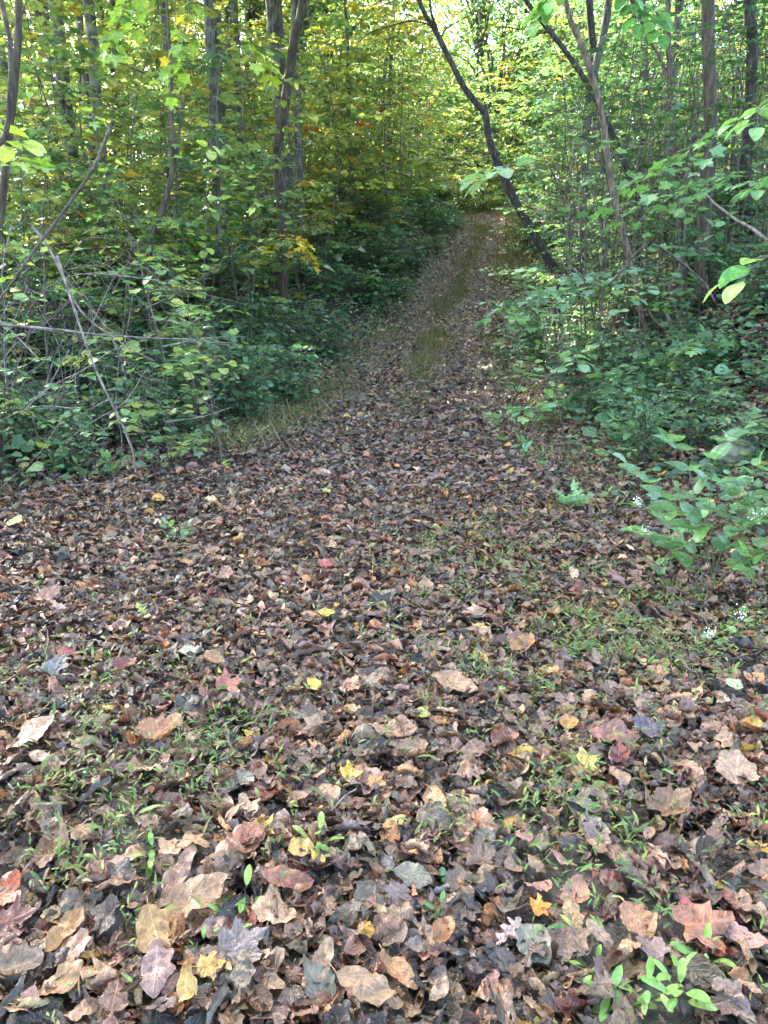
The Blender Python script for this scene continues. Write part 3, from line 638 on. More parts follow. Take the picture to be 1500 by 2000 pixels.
# ------------------------------------------------------------------ understory saplings and trees
def make_understory(pal, wt, tpls, h=4.5, nl=14, size=.08, low=.2, bark='twig', reach=1.5, r0=.022, spacing=.17):
    T = Tubes(); L = Leaves(); PP = []; DD = []; LL = []
    ax = wob(spline([[0, 0, -.2], [rng.normal(0, .15), rng.normal(0, .15), h * .5], [rng.normal(0, .4), rng.normal(0, .4), h]], 16), .08, rng.integers(99), .8)
    T.add(ax, np.linspace(r0, r0 * .2, 16), 6)
    for i in range(nl):
        t = low + (1 - low) * (i + rng.random() * .6) / nl; q = ax[min(15, int(t * 15))]; a_ = i * 2.4 + rng.normal(0, .4)
        ln = reach * (1.15 - .75 * t) * rng.uniform(.7, 1.15); d = np.array([math.cos(a_), math.sin(a_), rng.uniform(.1, .45)])
        p = wob(spline([q, q + d * ln * .5, q + d * ln - [0, 0, .12 * ln]], 8), .05, rng.integers(99)); T.add(p, np.linspace(r0 * .4, .002, 8), 4)
        m = max(3, int(ln / spacing))
        for j in range(m):
            tt = (j + .8) / m; g = p[min(7, int(tt * 7))]; s = 1 if j % 2 else -1; b_ = a_ + s * rng.uniform(.5, 1.1)
            PP.append(g); DD.append([math.cos(b_), math.sin(b_), rng.uniform(-.15, .25)]); LL.append(rng.uniform(.25, .5) * (1.2 - .5 * tt))
        PP.append(p[-2]); DD.append(list(d * [1, 1, .3])); LL.append(.35)
    PP = np.array(PP); DD = np.array(DD); LL = np.array(LL)
    spray_leaves(L, PP, DD, LL, 7, size, tpls, pick(pal, len(PP), .16, wt))
    for p, d, l_ in zip(PP, DD, LL): T.add(np.array([p, p + d * l_ * .5, p + d * l_ - [0, 0, .25 * l_]]), [.003, .002, .001], 3)
    return T.mesh('stem', M[bark]), L.mesh('foliage', M['green'])
US = {}
US['left'] = [make_understory(PAL_G_L, W_G_L, [G_MAPLE], 4.5, 15, .13), make_understory(PAL_G_L, W_G_L, [G_OVATE], 5, 16, .12), make_understory(PAL_G_Y, W_G_Y, [G_MAPLE], 5.5, 17, .12), make_understory(PAL_G_Y, W_G_Y, [G_RND], 3.2, 12, .075, reach=1.2)]
US['right'] = [make_understory(PAL_G_R, W_G_R, [G_OVATE], 4.5, 15, .08), make_understory(PAL_G_R, W_G_R, [G_MAPLE], 5, 16, .085), make_understory(PAL_G_R, W_G_R, [G_ELL], 3.2, 13, .08, reach=1.3)]
US['far'] = [make_understory(PAL_G_L, W_G_L, [G_FAR], 7, 22, .16, .1, reach=2.3, spacing=.2), make_understory(PAL_G_Y, W_G_Y, [G_FAR], 8, 24, .16, .1, reach=2.4, spacing=.2), make_understory(PAL_G_R, W_G_R, [G_FAR], 7, 22, .16, .08, reach=2.3, spacing=.2)]
scatter(17, 8.2, 13, -1, 1.2, 5.5, .8, US['left'], 'sapling', 'thin sapling with bright leaves rising from the left thicket', 'sapling', 'saplings in the left thicket', .55, .85)
scatter(60, 11, 25, -1, 1.6, 13, 1.1, US['left'], 'sapling', 'yellow green sapling among the trunks on the left', 'sapling', 'saplings among the left trunks', .8, 1.25)
scatter(20, 10, 16, 1, 1.8, 6, .8, US['right'], 'sapling', 'dark green sapling beside the thick trunk on the right', 'sapling', 'saplings beside the thick right trunk', .6, .95)
scatter(70, 12, 31, 1, 1.0, 12, 1.1, US['right'], 'sapling', 'green sapling behind the leaning trees on the right', 'sapling', 'saplings behind the leaning trees', .8, 1.3)
scatter(85, 23, 48, -1, 1.0, 20, 1.4, US['far'][:2], 'understory_tree', 'yellow green understory tree deep in the left wood', 'tree', 'understory trees deep in the left wood', .8, 1.2)
scatter(85, 25, 48, 1, 1.0, 20, 1.4, US['far'][::2], 'understory_tree', 'green understory tree deep in the right wood', 'tree', 'understory trees deep in the right wood', .8, 1.2)
scatter(30, 38.2, 46, 1, -3.8, 3, .7, SH['under'] + SH['left'], 'shrub', 'green shrub growing where the track vanishes over its crest', 'shrub', 'shrubs over the track crest', .8, 1.5)
scatter(40, 39, 56, 1, -9, 5, 1.3, US['far'], 'understory_tree', 'light green leafy tree closing the view over the track crest', 'tree', 'leafy trees behind the track crest', .8, 1.2)

# ------------------------------------------------------------------ canopy crowns
def make_crown(pal, wt, n=560, rx=3.2, rz=3.5, size=.17, nl=6):
    L = Leaves(); T = Tubes()
    c = rng.normal(0, 1, (22, 3)); c /= np.linalg.norm(c, axis=1, keepdims=True); c *= rng.uniform(.35, .95, (22, 1)); c *= [rx, rx, rz]
    k = rng.integers(0, 22, n); P = c[k] + rng.normal(0, .28, (n, 3)) * [rx * .75, rx * .75, rz * .5]
    D = P / np.linalg.norm(P, axis=1, keepdims=True) + rng.normal(0, .5, (n, 3)); D[:, 2] *= .4
    spray_leaves(L, P, D, rng.uniform(.4, .8, n), nl, size, [G_FAR], pick(pal, n, .18, wt))
    for q in c: T.add(wob(spline([[0, 0, -rz * 1.05], q * .4 + [0, 0, -rz * .35], q], 9), .12, rng.integers(99)), np.linspace(.06, .012, 9), 5)
    return L.mesh('crown', M['green']), T.mesh('limbs', M['bark_grey'])
CR = {'dense': [make_crown(PAL_G_L, W_G_L, 950, 3.3, 2.2), make_crown(PAL_G_L, W_G_L, 950, 3.3, 2.2)], 'left': [make_crown(PAL_G_L, W_G_L), make_crown(PAL_G_Y, W_G_Y), make_crown(PAL_G_L, W_G_L, 620, 3.6, 3.2)], 'right': [make_crown(PAL_G_R, W_G_R), make_crown(PAL_G_R, W_G_R, 700, 3.6, 3.6)]}
def canopy_tree(trunk, r, label, cat='tree', mat='bark_grey', crown='left', ch=None, cs=1.0, group=None, name='tree', extra=None, k=12, flare=True):
    """trunk: world points base to top; the object sits at its base"""
    trunk = np.asarray(trunk, float); base = trunk[0].copy(); base[2] = float(H(base[0], base[1]))
    o = empty(name, base, label, cat, group)
    P = wob(spline(trunk, 40), .02, rng.integers(99), 1.) - base; P[0, 2] = -.25
    rr = np.interp(np.linspace(0, 1, 40), np.linspace(0, 1, len(r)), r)
    if flare: rr = rr * (1 + .7 * np.exp(-np.maximum(P[:, 2], 0) / .25))
    T = Tubes(); T.add(P, rr, k, .03); link('trunk', T.mesh('trunk', M[mat]), o)
    if extra:
        for pts, r0, r1 in extra:
            T = Tubes(); q = wob(spline(pts, 22), .025, rng.integers(99), 2) - base; T.add(q, np.linspace(r0, r1, 22), 7); link('limb', T.mesh('limb', M[mat]), o)
    if crown:
        cm, lm = random.choice(CR[crown]); c = link('crown', cm, o); t = P[-1]
        c.location = (t[0], t[1], t[2] + 2.0 * cs); c.scale = (cs, cs, cs); c.rotation_euler = (0, 0, random.uniform(0, 6.28))
        l_ = link('limbs', lm, o); l_.location = c.location; l_.scale = c.scale; l_.rotation_euler = c.rotation_euler
    return o
def px_tree(pts, Y, wpx, label, Y2=None, top=9., **kw):
    """pts: sight points from base to top of the visible trunk, standing Y metres in front"""
    W = [at(px, py, Y + (0 if Y2 is None else (Y2 - Y) * i / (len(pts) - 1))) for i, (px, py) in enumerate(pts)]
    b = W[0].copy(); b[2] = float(H(b[0], b[1])) - .1
    if W[0][2] > b[2] + .25: W = [b] + W
    else: W[0] = b
    d = W[-1] - W[-2]; d /= np.linalg.norm(d)
    if top > W[-1][2]: W.append(W[-1] + (d * .7 + np.array([0, 0, .5])) * (top - W[-1][2]))
    r = [w_ * Y / FPX / 2 * .86 for w_ in wpx]
    return canopy_tree(W, r, label, **kw)
# the trees one can tell apart, left to right
px_tree([(-25, 640), (5, 420), (24, 250), (36, 120), (40, 0)], 6.5, [18, 16, 14], 'thin dark curving trunk at the upper left border', mat='bark_brown', crown=None, top=4.5, flare=False)
px_tree([(150, 380), (136, 280), (124, 180), (115, 90), (108, 0)], 15, [26, 27, 26], 'grey trunk leaning left near the upper left corner', mat='bark_grey', top=9)
px_tree([(150, 340), (118, 200), (95, 90), (85, 0)], 21, [17, 14], 'slim grey trunk just left of the leaning grey one', mat='bark_grey', top=10)
px_tree([(228, 330), (226, 110), (224, 0)], 27, [16, 15], 'thin grey trunk deep in the wood right of the leaning grey one', mat='bark_grey', top=12)
px_tree([(437, 520), (432, 380), (425, 240), (415, 0)], 20, [44, 36, 30], 'stout ridged grey trunk with wide base in the left wood', mat='bark_grey', top=11)
px_tree([(452, 400), (448, 220), (445, 0)], 28, [20, 18], 'upright grey trunk close behind the stout ridged one', mat='bark_grey', top=12)
px_tree([(490, 380), (488, 200), (492, 0)], 30, [26, 22], 'dark distant trunk between the stout and the forked ones', mat='bark_brown', top=12)
px_tree([(562, 470), (560, 330), (548, 190), (540, 90), (536, 0)], 19, [24, 30, 34, 32], 'tall straight grey trunk standing behind the brown crooked one', mat='bark_grey', top=11)
px_tree([(551, 500), (548, 400), (542, 300), (553, 215), (568, 130), (578, 60), (590, 0)], 16, [18, 19, 20, 19, 16], 'crooked brown trunk in front of the tall grey one', mat='bark_brown', top=9, cs=.8)
px_tree([(585, 440), (586, 260), (590, 120), (594, 0)], 29, [18, 16], 'grey trunk just right of the crooked brown one', mat='bark_grey', top=12)
px_tree([(640, 370), (638, 200), (640, 0)], 38, [12, 11], 'thin far trunk between the crooked brown one and the track', mat='bark_brown', top=14)
px_tree([(290, 520), (315, 420), (338, 330), (333, 180), (328, 60)], 11, [16, 13, 8, 5], 'slender brown sapling trunk forking upward in the left thicket', mat='bark_brown', crown=None, top=5.2, flare=False, k=7,
        extra=[([at(338, 330, 11), at(350, 250, 11.1), at(363, 185, 11.2)], .024, .008)])
# leaning trees on the right
px_tree([(1092, 552), (1060, 490), (1032, 440), (1003, 390), (985, 350), (968, 310), (955, 270), (948, 225), (935, 208), (905, 170), (885, 130), (850, 60), (818, 0)], 15.5, [20, 18, 17, 14, 11, 8],
        'black crooked tree leaning left across the track', mat='bark_dark', crown='left', top=8.3, cs=.62, flare=False,
        extra=[([at(852, 64, 15.5), at(842, 20, 15.4), at(840, -40, 15.3)], .03, .012), ([at(860, 75, 15.5), at(880, 50, 15.4), at(930, 25, 15)], .02, .005), ([at(845, 48, 15.5), at(800, 40, 15.2), at(730, 60, 15), at(690, 95, 15)], .018, .004)])
px_tree([(1262, 650), (1246, 600), (1232, 520), (1217, 450), (1200, 380), (1185, 300), (1170, 200), (1140, 90), (1105, 0)], 10.5, [15, 14, 13, 12, 10], 'slender tan trunk leaning left in front of the vine thicket', mat='bark_tan', crown='right', top=6.5, cs=.5, flare=False)
px_tree([(1250, 420), (1230, 350), (1200, 270), (1150, 170), (1095, 90), (1025, 0)], 13, [12, 12, 11, 9], 'dark bare stem leaning far left behind the tan trunk', mat='bark_dark', crown=None, top=6.5, flare=False, k=8)
px_tree([(1370, 550), (1374, 420), (1385, 280), (1384, 130), (1382, 0)], 10.5, [34, 28, 26, 25], 'thick dark brown trunk standing upright on the right bank', mat='bark_brown', crown='right', top=8, cs=.9)
px_tree([(1452, 540), (1455, 380), (1465, 200), (1468, 60), (1462, 0)], 12.5, [24, 22, 20], 'second dark trunk near the right border', mat='bark_dark', crown='right', top=8, cs=.9)
px_tree([(1322, 480), (1318, 300), (1310, 150), (1305, 40)], 13, [13, 12, 9], 'thin pale brown stem left of the thick dark brown trunk', mat='bark_tan', crown=None, top=6, k=8, flare=False,
        extra=[([at(1310, 160, 13), at(1285, 110, 13), at(1260, 70, 13)], .035, .012)])
px_tree([(1130, 470), (1142, 350), (1150, 200), (1180, 60), (1190, 0)], 17, [18, 17, 15], 'grey vine wrapped trunk behind the leaning stems', mat='bark_grey', crown='right', top=9)
px_tree([(1175, 430), (1165, 280), (1160, 120), (1150, 0)], 22, [16, 15], 'distant dark trunk right of the leaning black tree', mat='bark_dark', crown='right', top=11)
px_tree([(1240, 380), (1262, 200), (1255, 0)], 24, [15, 13], 'far slim trunk behind the bare leaning stem', mat='bark_dark', crown='right', top=11)
# further trunks, the canopy beyond the picture, and trees added to shade the clearing
def more_trees(n, y0, y1, side, dmin, dmax, r0, crown, label, group, hs=(8, 12), fr=.62, cs=1.0, rad=(.05, .12), mats=('bark_grey', 'bark_brown')):
    pts = []; c = 0
    while len(pts) < n and c < 4000:
        c += 1; y = random.uniform(y0, y1); e = (float(ledge(y)) - random.uniform(dmin, dmax)) if side < 0 else (float(redge(y)) + random.uniform(dmin, dmax))
        if abs(e) > fr * y + 3: continue
        if any((e - p[0]) ** 2 + (y - p[1]) ** 2 < r0 * r0 for p in pts): continue
        pts.append((e, y))
    for (x, y) in pts:
        z = float(H(x, y)); h = random.uniform(*hs); r = random.uniform(*rad); lx, ly = random.gauss(0, .5), random.gauss(0, .5)
        canopy_tree([[x, y, z - .1], [x + lx * .3, y + ly * .3, z + h * .5], [x + lx, y + ly, z + h]], [r, r * .8, r * .5], label, crown=crown, cs=cs * random.uniform(.85, 1.2), group=group, mat=random.choice(mats), k=8)
more_trees(26, 24, 46, -1, 2.5, 26, 2.6, 'left', 'straight slim trunk with yellow green crown deep in the left wood', 'trees deep in the left wood')
more_trees(16, 22, 46, 1, 3.5, 22, 2.8, 'right', 'slim trunk with green crown deep in the right wood', 'trees deep in the right wood')
more_trees(38, 46, 80, -1, -14, 40, 2.6, 'left', 'far tree with light yellow green crown beyond the left wood', 'far trees beyond the left wood', hs=(3, 11), cs=1.7)
more_trees(34, 46, 80, 1, 0, 40, 2.6, 'right', 'far tree with green crown beyond the right wood', 'far trees beyond the right wood', hs=(3, 11), cs=1.7)

for x, y, h in [(-6.8, 10.5, 7.6), (-5.2, 1.5, 7.5), (-3.6, -3, 7.5), (1.5, -6, 8), (6.5, -2, 7.5), (-8, -4, 8), (-1.5, -9, 8), (5, -8, 8), (9, 1, 8), (-12, 3, 8), (-6.6, 5, 7.5), (-10.5, 12.3, 9), (-7.6, 13.4, 9.4), (-4.8, 14.2, 9.5), (-3.0, 14.9, 9.6), (-10.4, 15.8, 9.5), (-7.4, 16.6, 9.7), (-4.4, 17.4, 9.8), (-1.9, 18.6, 10), (-10, 19.4, 10), (-7, 20, 10), (-3.6, 21, 10.4), (-12.8, 9.5, 9), (-2.2, -2.2, 7.4), (3.8, -2.4, 7.4), (6.2, 12.5, 9.5), (8.6, 11, 9.5), (7.6, 15.6, 9.8), (10.6, 14, 9.8), (10, 18.5, 10), (6.6, 19.5, 10.4)]:  # trees added to block sun and sky light, crowns mostly out of view
    z = float(H(x, y)); lx = random.gauss(0, .4) + (.9 if abs(x) < 7 else 0) * (-1 if x > 0 else 1)
    if y > 12: lx = 0
    canopy_tree([[x, y, z - .1], [x + lx * .3, y, z + h * .5], [x + lx, y, z + h]], [.10, .085, .06], 'tall tree added for shade round the clearing at the near end of the track', crown='dense' if (x < -2.5 and y > 0) or (abs(x) < 4 and y < 0) or (x > 6 and y > 10) else 'right', cs=1.12 if y > 12 else 1.0, group='trees added for shade round the near clearing', k=10)

more_trees(16, 80, 110, -1, -30, 60, 3.5, 'left', 'farthest pale green tree of the wood behind all the others', 'farthest trees of the wood', hs=(3, 16), cs=2.2)

# ------------------------------------------------------------------ dead branches and vines
def stick(name, pts, r0, r1, label, cat, mat='deadwood', group=None, n=26, w_=.012, k=6, twigs=0):
    base = np.asarray(pts[0], float); o = None
    P = wob(spline(pts, n), w_, rng.integers(99), 3) - base
    T = Tubes(); T.add(P, np.linspace(r0, r1, n), k, .05)
    for i in range(twigs):
        q = P[rng.integers(n // 4, n - 2)]; d = rand_unit(1, -.3, .8)[0]; l_ = rng.uniform(.12, .4)
        T.add(wob(spline([q, q + d * l_ * .5 + rng.normal(0, .02, 3), q + d * l_], 7), .01, rng.integers(99), 6), np.linspace(r1 * .9, .0012, 7), 4)
    o = link(name, T.mesh(name, M[mat])); o.location = tuple(base); return tag(o, label, cat, group)
def pp(l): return [at(x, y, Y) for x, y, Y in l]
stick('dead_branch', pp([(-60, 632, 5.4), (60, 640, 5.5), (200, 655, 5.8), (330, 660, 6.2), (460, 670, 6.7)]), .011, .004, 'long grey dead branch lying level across the left thicket', 'branch', twigs=4)
stick('dead_branch', pp([(-40, 640, 4.6), (40, 530, 4.6), (110, 440, 4.6), (175, 350, 4.6), (205, 285, 4.6), (222, 235, 4.6)]), .006, .011, 'thick dead branch rising diagonally to a broken end at the left', 'branch', mat='twig')
stick('dead_branch', pp([(60, 440, 5.2), (90, 480, 5.2), (130, 560, 5.2), (170, 620, 5.3), (230, 660, 5.4), (300, 705, 5.6)]), .008, .005, 'grey dead branch sloping down to the right over the level one', 'branch')
stick('dead_branch', pp([(110, 500, 5.0), (180, 700, 5.0), (225, 800, 5.1), (255, 870, 5.2), (267, 925, 5.3)]), .008, .006, 'thin dead branch hanging steeply down to the litter', 'branch', twigs=3)
stick('vine', pp([(-30, 300, 4.0), (10, 270, 4.0), (22, 180, 4.0), (18, 80, 4.1), (-5, -30, 4.2)]), .014, .011, 'thick brown vine curving along the upper left border', 'vine', mat='bark_brown')
vg = 'thin stems tangled in the left thicket'
for i in range(58):
    x0 = random.uniform(-80, 420); y0 = random.uniform(620, 900); Y = random.uniform(5.5, 8.5); g = hit(min(max(x0, -50), 500), max(y0, 800)); Y = float(g[1]) * random.uniform(.9, 1)
    g = np.array([(x0 - 750) / FPX * Y, Y, 0]); g[2] = float(H(g[0], g[1])) - .05
    hh = random.uniform(.7, 2.1); dx = random.gauss(0, .5); dy = random.gauss(0, .3); arch = random.random() < .5
    top = g + [dx, dy, hh]; pts = [g, g + [dx * .2, dy * .2, hh * .5], top]
    if arch: pts.append(top + [dx * .9 + .1, dy, -hh * .35])
    stick('thicket_stem', pts, random.uniform(.004, .008), .002, 'thin bare stem tangled in the left thicket', 'stem', mat=random.choice(['twig', 'deadwood', 'bark_dark']), group=vg, n=16, w_=.04, k=5, twigs=random.choice([0, 2, 4]))
for i in range(95):
    Y = random.uniform(10.5, 19); px = random.uniform(1060, 1540); x = (px - 750) / FPX * Y; z = float(H(x, Y)); hh = random.uniform(2.2, 5)
    stick('thicket_stem', [[x, Y, z - .1], [x + random.gauss(0, .12), Y, z + hh * .5], [x + random.gauss(0, .35), Y + random.gauss(0, .2), z + hh]], random.uniform(.008, .02), .005, 'slender bare upright stem in the right thicket', 'stem',
          mat=random.choice(['twig', 'twig', 'deadwood', 'bark_brown']), group='upright stems in the right thicket', n=16, w_=.06, k=5)
stick('dead_branch', pp([(1500, 470, 8.5), (1440, 430, 9), (1400, 400, 9.5), (1380, 380, 10)]), .018, .010, 'pale fallen limb leaning beside the thick right trunk', 'branch')
stick('vine', pp([(1110, 515, 9.2), (1180, 560, 8.6), (1260, 480, 8.3), (1330, 510, 8.4), (1370, 550, 8.6), (1395, 590, 8.6)]), .01, .012, 'brown woody vine looping over the roots on the right bank', 'vine', mat='twig')
# pulled up root plate
b = hit(1320, 650); o = empty('root_plate', b, 'pale twisted dead roots sticking up on the right bank', 'roots')
for k_, pl in enumerate([[(1320, 650), (1322, 600), (1310, 560), (1330, 515), (1318, 500)], [(1320, 650), (1345, 600), (1370, 580), (1378, 540)], [(1322, 640), (1305, 620), (1300, 600), (1316, 570)], [(1325, 650), (1290, 640), (1265, 600)], [(1330, 650), (1390, 625), (1440, 600)]]):
    P = wob(spline([at(x, y, b[1] - .1) for x, y in pl], 20), .03, k_ + 3, 4) - b; T = Tubes(); T.add(P, np.linspace(.035, .01, 20), 7, .1); link('root', T.mesh('root', M['deadwood' if k_ in (2,) else 'bark_tan']), o)
# fallen sticks in the litter
for (x0, y0, x1, y1, r_, lb) in [(520, 1110, 545, 1090, .006, 'short pale stick on the track left of centre'), (835, 828, 760, 826, .012, 'brown stick lying crosswise on the middle of the track'), (1150, 865, 1060, 880, .010, 'pale dead twig at the foot of the right bank'),
                                 (668, 1025, 690, 1052, .012, 'short pale broken stick in mid track'), (655, 1600, 700, 1565, .0025, 'thin red brown leaf stalk near the track middle'), (100, 960, 280, 950, .008, 'thin dark stick under the left thicket'),
                                 (640, 790, 700, 786, .012, 'thin stick crossing the left rut'), (1180, 1350, 1220, 1250, .003, 'thin straw coloured stalk in the right-side grass')]:
    a1, b1 = hit(x0, y0), hit(x1, y1); a1[2] += .03; b1[2] += .035; stick('fallen_stick', [a1, (a1 + b1) / 2 + [0, 0, .01], b1], r_, r_ * .6, lb, 'stick', n=12, w_=.008)

# ------------------------------------------------------------------ single plants in front
def leafy(name, base, stems, label, cat, tpl=G_OVATE_HI, size=.09, pal=None, nodes=5, gap=None, group=None, flowers=False, r=.003, opposite=True, tipn=True):
    base = np.asarray(base, float); pal = pal or [(.13, .25, .09), (.10, .20, .08)]
    o = empty(name, base, label, cat, group); T = Tubes(); L = Leaves(); FP = []
    for st in stems:
        P = spline([base] + [np.asarray(p, float) for p in st], 24); P = wob(P, .01, rng.integers(99)) ; P[0] = base - [0, 0, .03]; T.add(P - base, np.linspace(r, r * .35, 24), 5)
        for j in range(nodes):
            t = .3 + .7 * (j + .5) / nodes; i = min(22, int(t * 23)); q = P[i] - base; d = P[min(i + 1, 23)] - P[i - 1]; d /= np.linalg.norm(d) + 1e-9
            s = np.cross(d, [0, 0, 1.]); s = s / (np.linalg.norm(s) + 1e-6) if np.linalg.norm(s) > .1 else rand_unit(1, 0, .01)[0]
            if j % 2 and np.linalg.norm(np.cross(d, [0, 0, 1.])) < .5: s = np.cross(d, s)
            for sg in ((1, -1) if opposite else ((1,) if j % 2 else (-1,))):
                D = np.array([s * sg + d * .5 + [0, 0, -.1] + rng.normal(0, .12, 3)]); pet = q + D[0] * .015
                L.add(tpl, np.array([pet]), D, np.array([[0, 0, 1.]]) + rng.normal(0, .18, (1, 3)), [size * (1.1 - .35 * t) * rng.uniform(.8, 1.15)], pick(pal, 1, .12))
        if tipn: L.add(tpl, np.array([P[-1] - base]), np.array([P[-1] - P[-3]]) + [0, 0, -.005], np.array([[0, -.1, 1.]]) + rng.normal(0, .15, (1, 3)), [size * .8], pick(pal, 1, .12))
        if flowers: FP.append(P[-1] - base)
    link('stem', T.mesh('stem', M['stem_green']), o); link('foliage', L.mesh('foliage', M['green']), o)
    if flowers:
        n = 34
        for fp in FP:
            Lf = Leaves(); P = fp + rng.normal(0, .014, (n, 3)) + [0, 0, .012]; Lf.add(G_FAR, P, rand_unit(n), rand_unit(n), np.full(n, .010), np.full((n, 3), .7))
            tag(link('flower_head', Lf.mesh('flower_head', M['petal']), o), kind='stuff')
    return o
def up(px, py, Y): return at(px, py, Y)
b = hit(1400, 1150); Y = float(b[1])
leafy('leafy_plant', b, [[up(1370, 1030, Y), up(1340, 900, Y - .05), up(1300, 850, Y - .1)], [up(1385, 1000, Y), up(1400, 880, Y), up(1440, 845, Y - .1)], [up(1350, 1040, Y), up(1290, 960, Y - .1), up(1230, 905, Y - .15)]],
      'tall plant with broad blue green leaves at the right, topmost leaves spreading flat', 'plant', G_OVATE_HI, .15, [(.14, .27, .14), (.11, .22, .11)], 5)
b = hit(1385, 1165); Y = float(b[1])
leafy('leafy_plant', b, [[up(1360, 1090, Y), up(1330, 1010, Y - .05), up(1240, 985, Y - .15)], [up(1410, 1080, Y), up(1440, 1040, Y), up(1478, 1015, Y - .1)], [up(1350, 1110, Y), up(1300, 1060, Y), up(1260, 1040, Y - .1)], [up(1430, 1110, Y), up(1470, 1080, Y), up(1520, 1050, Y)]],
      'bushy green plant with tiny white flowers at the right, below the broad leaved one', 'plant', G_OVATE_HI, .13, [(.11, .24, .08), (.15, .28, .08), (.09, .19, .08)], 6, flowers=True)
b = hit(1455, 1060); Y = float(b[1])
leafy('leafy_plant', b, [[up(1440, 980, Y), up(1400, 930, Y)], [up(1460, 960, Y), up(1480, 900, Y)], [up(1480, 1000, Y), up(1520, 960, Y)], [up(1430, 1010, Y), up(1340, 960, Y)]], 'green leafy plant between the mossy rock and the flowering plant', 'plant', G_OVATE_HI, .12, [(.11, .23, .09), (.14, .26, .09)], 5)
b = hit(1330, 1100); Y = float(b[1])
leafy('leafy_plant', b, [[up(1310, 1060, Y), up(1240, 1040, Y)], [up(1320, 1050, Y), up(1290, 1000, Y)], [up(1340, 1060, Y), up(1370, 1010, Y)]], 'low pale green plant left of the bushy flowering one', 'plant', G_OVATE_HI, .12, [(.13, .26, .11)], 4)
b = hit(1120, 1000); Y = float(b[1])
leafy('leafy_plant', b, [[up(1100, 970, Y)], [up(1140, 975, Y)], [up(1120, 960, Y)]], 'pale seedling clump on the litter between track and flowering plant', 'plant', G_MAPLE_HI, .12, [(.2, .34, .17)], 2)
b = hit(1480, 1200); Y = float(b[1])
leafy('leafy_plant', b, [[up(1470, 1120, Y), up(1455, 1075, Y)], [up(1495, 1130, Y), up(1505, 1090, Y)]], 'short plant with drooping green leaves at the right border', 'plant', G_OVATE_HI, .09, [(.12, .25, .07)], 3)
b = hit(1440, 1270); Y = float(b[1])
leafy('leafy_plant', b, [[up(1438, 1235, Y), up(1448, 1200, Y)], [up(1420, 1250, Y), up(1385, 1240, Y)]], 'small heart leaved plant with white buds near the right border', 'plant', G_OVATE_HI, .06, [(.16, .30, .10)], 2, flowers=True)
b = hit(1085, 835); Y = float(b[1])
leafy('leafy_plant', b, [[up(1080, 800, Y), up(1070, 770, Y)], [up(1100, 810, Y), up(1110, 785, Y)], [up(1060, 815, Y), up(1045, 795, Y)]], 'bright green clump with broad leaves at the right edge of the track', 'plant', G_OVATE_HI, .15, [(.15, .28, .10), (.12, .24, .1)], 3)
for (px, py, lb) in [(1180, 800, 'broad leaved blue green plant right of the bright green clump'), (1290, 750, 'leafy plant on the bank above the fern'), (1400, 720, 'leafy plant on the bank near the right border'), (1130, 720, 'mint green leafy plant uphill of the bright green clump'), (1230, 880, 'low leafy plant between the fern and the broad leaved plant'), (1040, 690, 'bluish leafy plant at the right verge where the track starts to climb')]:
    b = hit(px, py); Y = float(b[1]); leafy('leafy_plant', b, [[up(px + random.uniform(-45, 45), py - random.uniform(30, 75), Y + random.uniform(-.3, .1))] for _ in range(6)], lb, 'plant', random.choice([G_OVATE_HI, G_MAPLE_HI]), .15, [(.14, .28, .15), (.17, .31, .15), (.12, .24, .12)], 3)
b = hit(970, 700); Y = float(b[1])
leafy('leafy_plant', b, [[up(975, 670, Y - .2)], [up(1000, 690, Y - .2)]], 'pale green plant leaning over the right rut', 'plant', G_MAPLE_HI, .2, [(.22, .34, .22)], 3)
b = hit(1180, 985); Y = float(b[1])
leafy('seedling', b, [[up(1188, 960, Y)]], 'lone upright oval leaf seedling left of the flowering plant', 'seedling', G_OVATE_HI, .07, [(.2, .34, .1)], 1)
for (px, py, n_, s_, lb) in [(1030, 905, 3, .09, 'small pale green seedling in the litter below the right bank'), (1065, 930, 2, .07, 'tiny seedling right of the pale green one'), (345, 1065, 2, .07, 'bright mint seedling at the foot of the left thicket'),
                             (220, 935, 3, .10, 'five leaved plant at the front of the left thicket'), (170, 945, 3, .09, 'round leaved plant left of the five leaved one'), (110, 935, 2, .09, 'leafy sprig in shade at the far left'),
                             (1290, 1140, 3, .06, 'low clover like plant under the flowering plant')]:
    b = hit(px, py); Y = float(b[1])
    leafy('seedling', b, [[up(px + random.uniform(-25, 25), py - random.uniform(30, 50), Y)] for _ in range(n_)], lb, 'seedling', G_OVATE_HI, s_, [(.13, .27, .13), (.17, .3, .1)], 2)
# bright seedlings at the bottom
for (px, py, hp, s_, lb) in [(1320, 1965, 85, .062, 'bright green seedling with four pointed leaves at the bottom right'), (1200, 1975, 35, .05, 'small seedling between brown leaves at the bottom border'), (1270, 1960, 30, .045, 'low seedling with oval leaves at the bottom right'),
                             (870, 1800, 20, .03, 'tiny two leaved seedling beside the cupped orange brown leaf'), (620, 1655, 35, .055, 'upright light green sprout in mid track'), (300, 1690, 30, .05, 'yellow green sprout with broad blades at lower left'), (488, 1770, 25, .05, 'thin lime green sprout above the mud patch'),
                             (455, 1840, 22, .035, 'dark green sprout left of the mud patch'), (400, 1868, 22, .03, 'small green tuft between grey leaves at lower left'), (1165, 1905, 18, .045, 'flat green leaf pair at lower right'), (1385, 1890, 25, .05, 'light green sprout beside the wide russet leaf')]:
    b = hit(px, py); Y = float(b[1])
    leafy('seedling', b, [[up(px + random.uniform(-12, 12), py - hp, Y - .02)], [up(px + random.uniform(-30, 30), py - hp * .5, Y - .03)]], lb, 'seedling', G_OBL_HI, s_ * 1.15, [(.24, .42, .10), (.17, .33, .09), (.30, .42, .12)], 2, r=.0015)
